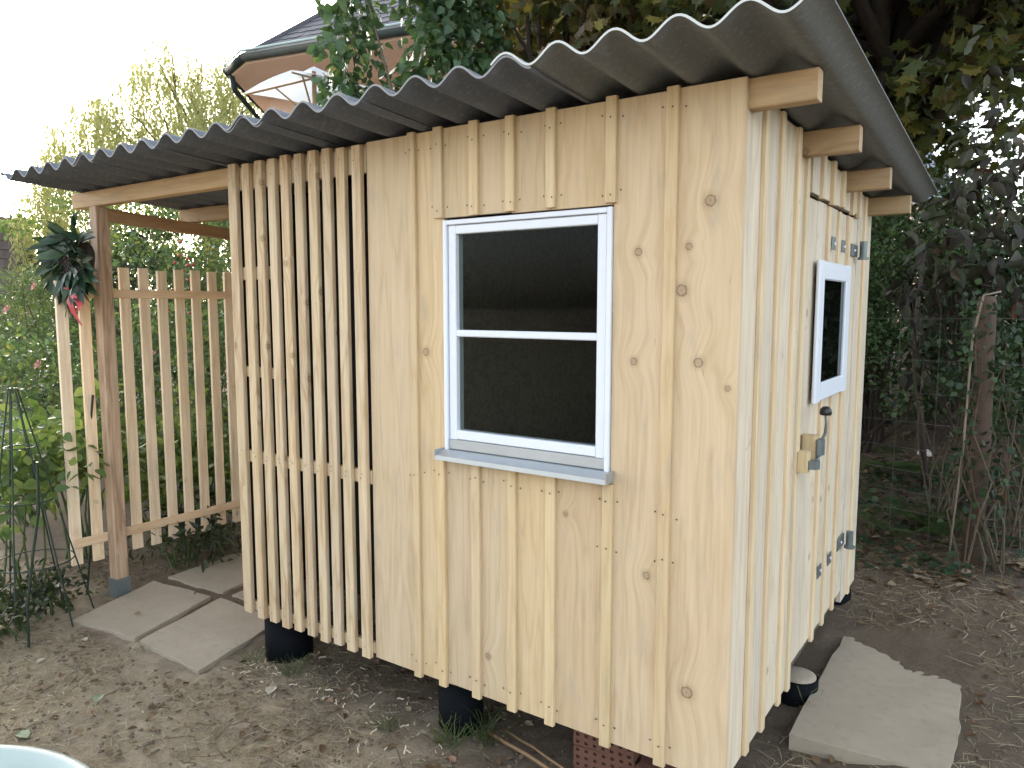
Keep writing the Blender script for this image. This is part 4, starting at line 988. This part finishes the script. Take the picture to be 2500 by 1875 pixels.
# ivy on the post
M['vine'] = plain('pale_vine', (0.23,0.19,0.14), 0.8, 0.2, 30)
iv = []
for k in range(46):
    a, z = rng.uniform(0, 6.28), rng.uniform(.55, 1.86); r = .05+.08*rng.random()*(1 if z > .9 else .5); iv.append((fp[0]+r*math.cos(a), fp[1]-.03+r*math.sin(a), z))
plant('ivy_plant', 'ivy climbing the fence post and trailing from its top', 'ivy', (fp[0]+.05, fp[1]-.08, FZ[0]), np.array(iv), T_leaf(.85,.08), 420, .042, LM['ivy'], .11, 'twig', .014, None, 200, droop=.6, upn=.2, flat=1.2, stemname='stems', limb_k=5)
t = MB().tube([(fp[0]-.11,fp[1]-.12,FZ[0]),(fp[0]-.07,fp[1]-.1,1.0),(fp[0]-.06,fp[1]-.09,1.6),(fp[0]-.02,fp[1]-.07,1.84),(fp[0]+.06,fp[1]-.06,1.86)], .006, 7).build('climbing_vine', M['vine'], None, True); tag(t, 'pale bare vine running up beside the fence post', 'vine')
bush(0.3, 5.4, 'ivy_bush', 'ivy sprawling over the wire fence right of the post', 1.6, .36, T_leaf(.85,.08), 620, .042, LM['ivy'], .24, 30, .35, 'twig', .012, nparts=120)
bush(-3.6, 5.7, 'ivy_bush', 'dark ivy growing behind the wire left of the post', 1.5, .34, T_leaf(.85,.08), 420, .042, LM['ivy'], .22, 22, .55, 'twig', .012, nparts=100)
sp_ = pol(-5.1, 6.4); tt = MB().tube([(sp_[0],sp_[1],float(gz(*sp_,False))-.05),(sp_[0]-.06,sp_[1],.9),(sp_[0]-.15,sp_[1],1.5),(sp_[0]-.10,sp_[1],2.2)], [.026,.022,.018,.012], 8).build('dark_sapling', M['bark'], None, True); tag(tt, 'thin dark sapling stem leaning left behind the wire fence', 'sapling')
# ivy and weeds creeping over the bank
def bank(x, y): return np.clip(.15+2.2*(vnoise(x, y, 1.1, 51)+.12), 0, 1)*((y > 2.45) | (x > 1.15))
xx, yy = scatter(6000, -1.2, 2.6, 2.2, 4.6, bank); P_, D_, N_ = lying_(xx, yy)
V, F = leaf_arrays(T_leaf(.8,.1), P_, D_, N_, .05*rng.uniform(.5,1.3,len(xx)))
o = link('ground_ivy', np_mesh('ground_ivy', V, F, np.repeat(rng.random(len(xx)), 9)), LM['ivy']); tag(o, 'low ivy creeping over the bank around the wire fence', 'ground cover', kind='stuff')
# two stones on the bank
def stone(az, d, r, mat, label):
    p = pol(az, d); z0 = float(gz(p[0], p[1], False)); m_ = MB(); k = 9
    for i in range(7):
        t = math.pi*i/6
        for j in range(k):
            a = 2*math.pi*j/k; q = r*(1+.18*math.sin(3*a+i)+rng.normal()*.05); m_.v.append((p[0]+q*math.sin(t)*math.cos(a), p[1]+.8*q*math.sin(t)*math.sin(a), z0+.5*r-.75*r*math.cos(t)))
    for i in range(6):
        for j in range(k): m_.f.append((i*k+j, i*k+(j+1)%k, (i+1)*k+(j+1)%k, (i+1)*k+j))
    tag(m_.build('stone', mat, None, True), label, 'stone', 'stones on the bank')
stone(-5.3, 7.3, .055, plain('white_stone', (0.62,0.58,0.52), 0.8), 'small white stone on the leafy bank behind the fence')
stone(-1.0, 6.2, .055, plain('red_stone', (0.24,0.09,0.05), 0.8), 'rounded reddish stone on the bank right of the ivy post')
# ferns
def fern(az, d, label, s):
    p = pol(az, d); z0 = float(gz(p[0], p[1], False)); t = thing('fern', (p[0],p[1],z0), label, 'fern', 'ferns by the fence')
    for k in range(9):
        a = 2*math.pi*k/9+rng.normal()*.2; L = s*rng.uniform(.7,1.1); P, D = [], []; pts = []
        for i in range(19):
            q = i/18; c = np.array([p[0]+math.cos(a)*L*q, p[1]+math.sin(a)*L*q, z0+L*(1.25*q-.95*q*q)]); pts.append(tuple(c))
            if i > 1:
                for sgn in (-1, 1): P.append(c); D.append([math.cos(a+sgn*1.25), math.sin(a+sgn*1.25), -.15])
        P, D = np.array(P), np.array(D); sz = np.repeat(np.sin(np.linspace(.35,3.0,17)), 2)*L*.26
        V, F = leaf_arrays(T_small(.28,.03), P, D, np.tile([0,0,1.0],(len(P),1))+rng.normal(size=P.shape)*.1, sz)
        link('frond', np_mesh('frond', V, F, np.repeat(rng.random(len(P)),4)), LM['fern'], t)
fern(-6.3, 5.35, 'fern beside the rear shed corner, nearer the wall', .42); fern(-4.6, 5.5, 'fern between the shed corner and the fence post', .36); fern(-7.4, 6.6, 'fern farther back on the leafy bank', .5)

# ------------------------------------------------------------------ wreath on the post
wx, wy, wz = -3.80, -.085, 2.02
wr = thing('wreath', (wx, wy, wz), 'wreath of large dark laurel leaves with red ribbon hung on post', 'wreath')
MB().tube([(wx+.12*math.cos(a), wy+.01*math.sin(3*a), wz+.13*math.sin(a)) for a in np.linspace(0, 6.2832, 29)], .030, 8).build('ring', M['bark'], wr, True)
lm = np_mesh('leaf', *T_leaf(.40,.07,.06)); lm.materials.append(LM['laurel'])
for k in range(120):
    a = 2*math.pi*k/120*5+rng.normal()*.2; r0 = .165*math.sqrt((k+1)/120)
    p = Vector((wx+1.12*r0*math.cos(a), wy-.02-.05*rng.random(), wz+.02+r0*math.sin(a)))
    out_ = Vector((math.cos(a), 0, math.sin(a)))
    d = (out_*rng.uniform(.4,.9)+Vector((rng.normal()*.25,-.25+rng.normal()*.25,-.45+rng.normal()*.2))).normalized()
    nr = Vector((rng.normal()*.5, -1, rng.normal()*.5)); x_ = d.cross(nr).normalized(); nr = x_.cross(d)
    s = rng.uniform(.09,.17); mm = Matrix.Identity(4)
    for i in range(3): mm[i][0], mm[i][1], mm[i][2], mm[i][3] = x_[i]*s, d[i]*s, nr[i]*s, p[i]
    link('leaf', lm, None, wr, mm)
M['dried'] = plain('dried_twig', (0.055,0.04,0.038), 0.85, 0.3, 30); tw = MB()
for k in range(60):
    a = rng.uniform(0,6.28); r0 = .14*rng.random()**.5; p = (wx+r0*math.cos(a), wy-.03, wz-.05+r0*math.sin(a)); tw.tube([p, (p[0]+rng.normal()*.03, p[1]-.03, p[2]+rng.normal()*.03), (p[0]+rng.normal()*.06, p[1]-.04, p[2]+rng.normal()*.06)], [.004,.003,.002], 4)
o = tw.build('dried_twigs', M['dried'], wr); o['kind'] = 'stuff'
M['ribbon'] = plain('red_satin', (0.42,0.018,0.045), 0.4, 0.1, 20, spec=0.5)
def ribbon(pts, wdt):
    m_ = MB(); pts = [Vector(p) for p in pts]
    for i, p in enumerate(pts):
        q = Vector((1, .3*math.sin(i*1.3), .12)).normalized()*wdt/2; m_.v += [tuple(p-q), tuple(p+q)]
    for i in range(len(pts)-1): m_.f.append((2*i,2*i+1,2*i+3,2*i+2))
    m_.build('ribbon', M['ribbon'], wr, True)
bx_, bz_ = wx+.04, wz-.15
ribbon([(bx_,wy-.06,bz_),(bx_+.01,wy-.085,bz_-.06),(bx_+.022,wy-.075,bz_-.12),(bx_+.05,wy-.06,bz_-.17),(bx_+.09,wy-.065,bz_-.20)], .042)
ribbon([(bx_,wy-.06,bz_),(bx_+.05,wy-.08,bz_-.035),(bx_+.075,wy-.06,bz_-.08),(bx_+.055,wy-.06,bz_-.12)], .05)
ribbon([(bx_,wy-.062,bz_),(bx_-.05,wy-.085,bz_+.015),(bx_-.085,wy-.06,bz_+.005),(bx_-.05,wy-.05,bz_-.025),(bx_,wy-.055,bz_-.01)], .04)

# ------------------------------------------------------------------ litter on the ground
def off_slab(x, y):
    a = (x > -3.95) & (x < -2.45) & (y > -.36) & (y < 1.05); b = (x > .02) & (x < .6) & (y > .60) & (y < 1.78); c = (x > -2.45) & (x < 0) & (y > .35) & (y < 2.1)
    return np.where(a | c, .03, np.where(b, .02, 1.0))
def lying(x, y, lift=.006, tiltn=.25):
    n = len(x); a = rng.uniform(0, 6.2832, n)
    d = np.stack([np.cos(a), np.sin(a), rng.normal(size=n)*.12], 1); nr = np.stack([rng.normal(size=n)*tiltn, rng.normal(size=n)*tiltn, np.ones(n)], 1)
    return np.stack([x, y, gz(x, y)+lift], 1), d, nr
def strew(name, tpl, n, rect, size, mat, label, cat, dens=off_slab, lift=.006, tiltn=.25, jitter=(.6,1.4)):
    x, y = scatter(n, *rect, dens); P, D, Nn = lying(x, y, lift, tiltn)
    V, F = leaf_arrays(tpl, P, D, Nn, size*rng.uniform(*jitter, len(x)))
    o = link(name, np_mesh(name, V, F, np.repeat(rng.random(len(x)), len(tpl[0]))), mat); tag(o, label, cat, kind='stuff')
blade = (np.array([(-.012,0,0),(.012,0,0),(-.012,.35,.05),(.012,.35,.05),(.03,.7,.06),(.05,.7,.06),(.11,1,.0),(.12,1,.0)]), np.array([(0,1,3,2),(2,3,5,4),(4,5,7,6)]))
def patch(x, y): return off_slab(x, y)*np.clip(.30+1.8*(vnoise(x, y, 1.3, 9)+.15), .06, 1)*np.clip(1-(y+.55)*.9, .25, 1)
strew('dry_grass', blade, 60000, (-4.6,-.1,-1.5,.5), .060, M['straw'], 'matted dry grass and roots over the earth in front', 'dry grass', patch, .004, .5)
strew('dry_grass', blade, 5200, (-.2,1.6,-.2,3.2), .085, M['straw'], 'sparse dry stalks on the earth right of the shed', 'dry grass', off_slab, .004, .5)
strew('leaf_litter', T_leaf(.6,.15), 5200, (-2.5,3.4,2.3,8.5), .058, M['litter'], 'fallen leaves covering the bank behind the fence', 'leaf litter', None, .012, .5)
strew('leaf_litter', T_leaf(.6,.15), 380, (.0,1.7,.5,3.2), .036, M['litter'], 'scattered fallen leaves beside the slab by the door', 'leaf litter', off_slab, .008, .4)
strew('leaf_litter', T_leaf(.6,.15), 1300, (-4.9,-.1,-1.5,1.2), .036, M['litter'], 'small dead leaves scattered before the shed', 'leaf litter', off_slab, .007, .4)
curl = (np.array([(0,0,0),(.18,0,0),(0,.3,.16),(.18,.3,.16),(.02,.55,.10),(.2,.55,.10),(.03,.8,.0),(.21,.8,.0),(.05,1,.12),(.23,1,.12)]), np.array([(0,1,3,2),(2,3,5,4),(4,5,7,6),(6,7,9,8)]))
strew('wood_shavings', curl, 3000, (-2.9,-.2,-1.3,.25), .026, M['shaving'], 'pale curls of wood shaving scattered before the shed', 'wood shavings', lambda x, y: off_slab(x,y)*np.clip(.12+1.5*vnoise(x,y,2.2,31), .03, 1), .006, .5, (.4,1.5))
cm = (np.array([(1,0,0),(-1,0,0),(0,1,0),(0,-1,0),(0,0,.8),(0,0,-.8)])*np.array([1,.8,.7]), np.array([(0,2,4),(2,1,4),(1,3,4),(3,0,4),(2,0,5),(1,2,5),(3,1,5),(0,3,5)]))
strew('soil_clods', cm, 9000, (-4.6,1.8,-1.5,3.2), .011, M['clod'], 'loose crumbs of soil and grit on the ground', 'soil', off_slab, .002, .8, (.3,1.6))
def tuft(x, y, n, h, label):
    a = rng.uniform(0,6.28,n); P = np.stack([x+np.clip(rng.normal(size=n),-1.2,1.2)*.035, y+np.clip(rng.normal(size=n),-1.2,1.2)*.03, np.full(n, float(gz(x,y)))], 1); D = np.stack([np.cos(a)*.7, np.sin(a)*.7, rng.uniform(.4,1.4,n)], 1)
    V, F = leaf_arrays(blade, P, D, rng.normal(size=(n,3)), h*rng.uniform(.5,1.2,n)); o = link('grass_tuft', np_mesh('grass_tuft', V, F, np.repeat(rng.random(n), 8)), M['grass']); tag(o, label, 'grass', 'grass tufts')
tuft(-1.12,-.03,60,.13,'green grass tuft at the foot of the middle black pipe'); tuft(-2.40,-.02,36,.12,'grass tuft at the left foot of the corner pipe'); tuft(-2.12,.0,70,.10,'dull grass tuft right of the corner pipe'); tuft(-1.02,.08,50,.16,'grass tuft growing behind the middle pipe'); tuft(-1.42,-.10,60,.09,'low grass tuft left of the middle pipe'); tuft(-3.0,-.28,30,.06,'grass in the joint between the two front slabs'); tuft(.03,.98,40,.11,'grass tuft by the concrete capped pipe under the door')
tw_ = MB()
for k in range(170):
    x, y = rng.uniform(-4.4,-.3), rng.uniform(-1.3,1.0)
    if off_slab(np.array([x]), np.array([y]))[0] < .5 and rng.random() > .15: continue
    a = rng.uniform(0,6.28); L = rng.uniform(.06,.30); q = [(x+L*t*math.cos(a+.5*math.sin(3*t+k)), y+L*t*math.sin(a+.5*math.sin(3*t+k))) for t in np.linspace(0,1,5)]
    tw_.tube([(p[0], p[1], float(gz(*p))+.006+.01*math.sin(3*i)) for i, p in enumerate(q)], [.0022,.002,.0018,.0015,.001], 4, False)
o = tw_.build('dry_roots', M['twig']); tag(o, 'thin dry roots and twigs lying on the earth', 'twigs', kind='stuff')
# single fallen leaves one can point at
M['greenleaf'] = plain('faded_green_leaf', (0.20,0.25,0.15), 0.7, 0.15, 30); M['paleleaf'] = plain('bleached_leaf', (0.42,0.38,0.29), 0.7, 0.15, 30); M['brownleaf'] = plain('brown_leaf', (0.26,0.15,0.085), 0.7, 0.2, 30)
fl = np_mesh('fallen_leaf', *T_leaf(.62,.16,.05))
for x, y, s, a, mt, lab in ((-2.60,-.70,.075,40,'greenleaf','faded green leaf lying alone on the earth before the slabs'),(-2.57,-.985,.085,100,'greenleaf','faded green leaf near the plastic tub'),(-2.05,-.20,.085,30,'paleleaf','bleached curled leaf right of the front slab'),(-3.28,-.41,.05,80,'paleleaf','small pale leaf at the near edge of the post slab'),(-3.36,-.06,.045,150,'brownleaf','brown curled leaf lying on the post slab'),(-1.02,-.12,.05,70,'brownleaf','reddish leaf by the middle black pipe'),(.86,1.60,.055,20,'paleleaf','pale leaf on the earth right of the big slab'),(-3.25,-.62,.055,200,'paleleaf','pale leaf on the bare earth left of centre')):
    me = fl.copy(); me.materials.append(M[mt]); zz = float(gz(x,y))
    if -3.85 < x < -2.5 and -.3 < y < .9: zz = .024
    o = link('fallen_leaf', me, None, None, Matrix.LocRotScale(Vector((x,y,zz+.012)), Matrix.Rotation(R(a),3,'Z').to_quaternion(), Vector((s,s,s)))); tag(o, lab, 'leaf', 'single fallen leaves')
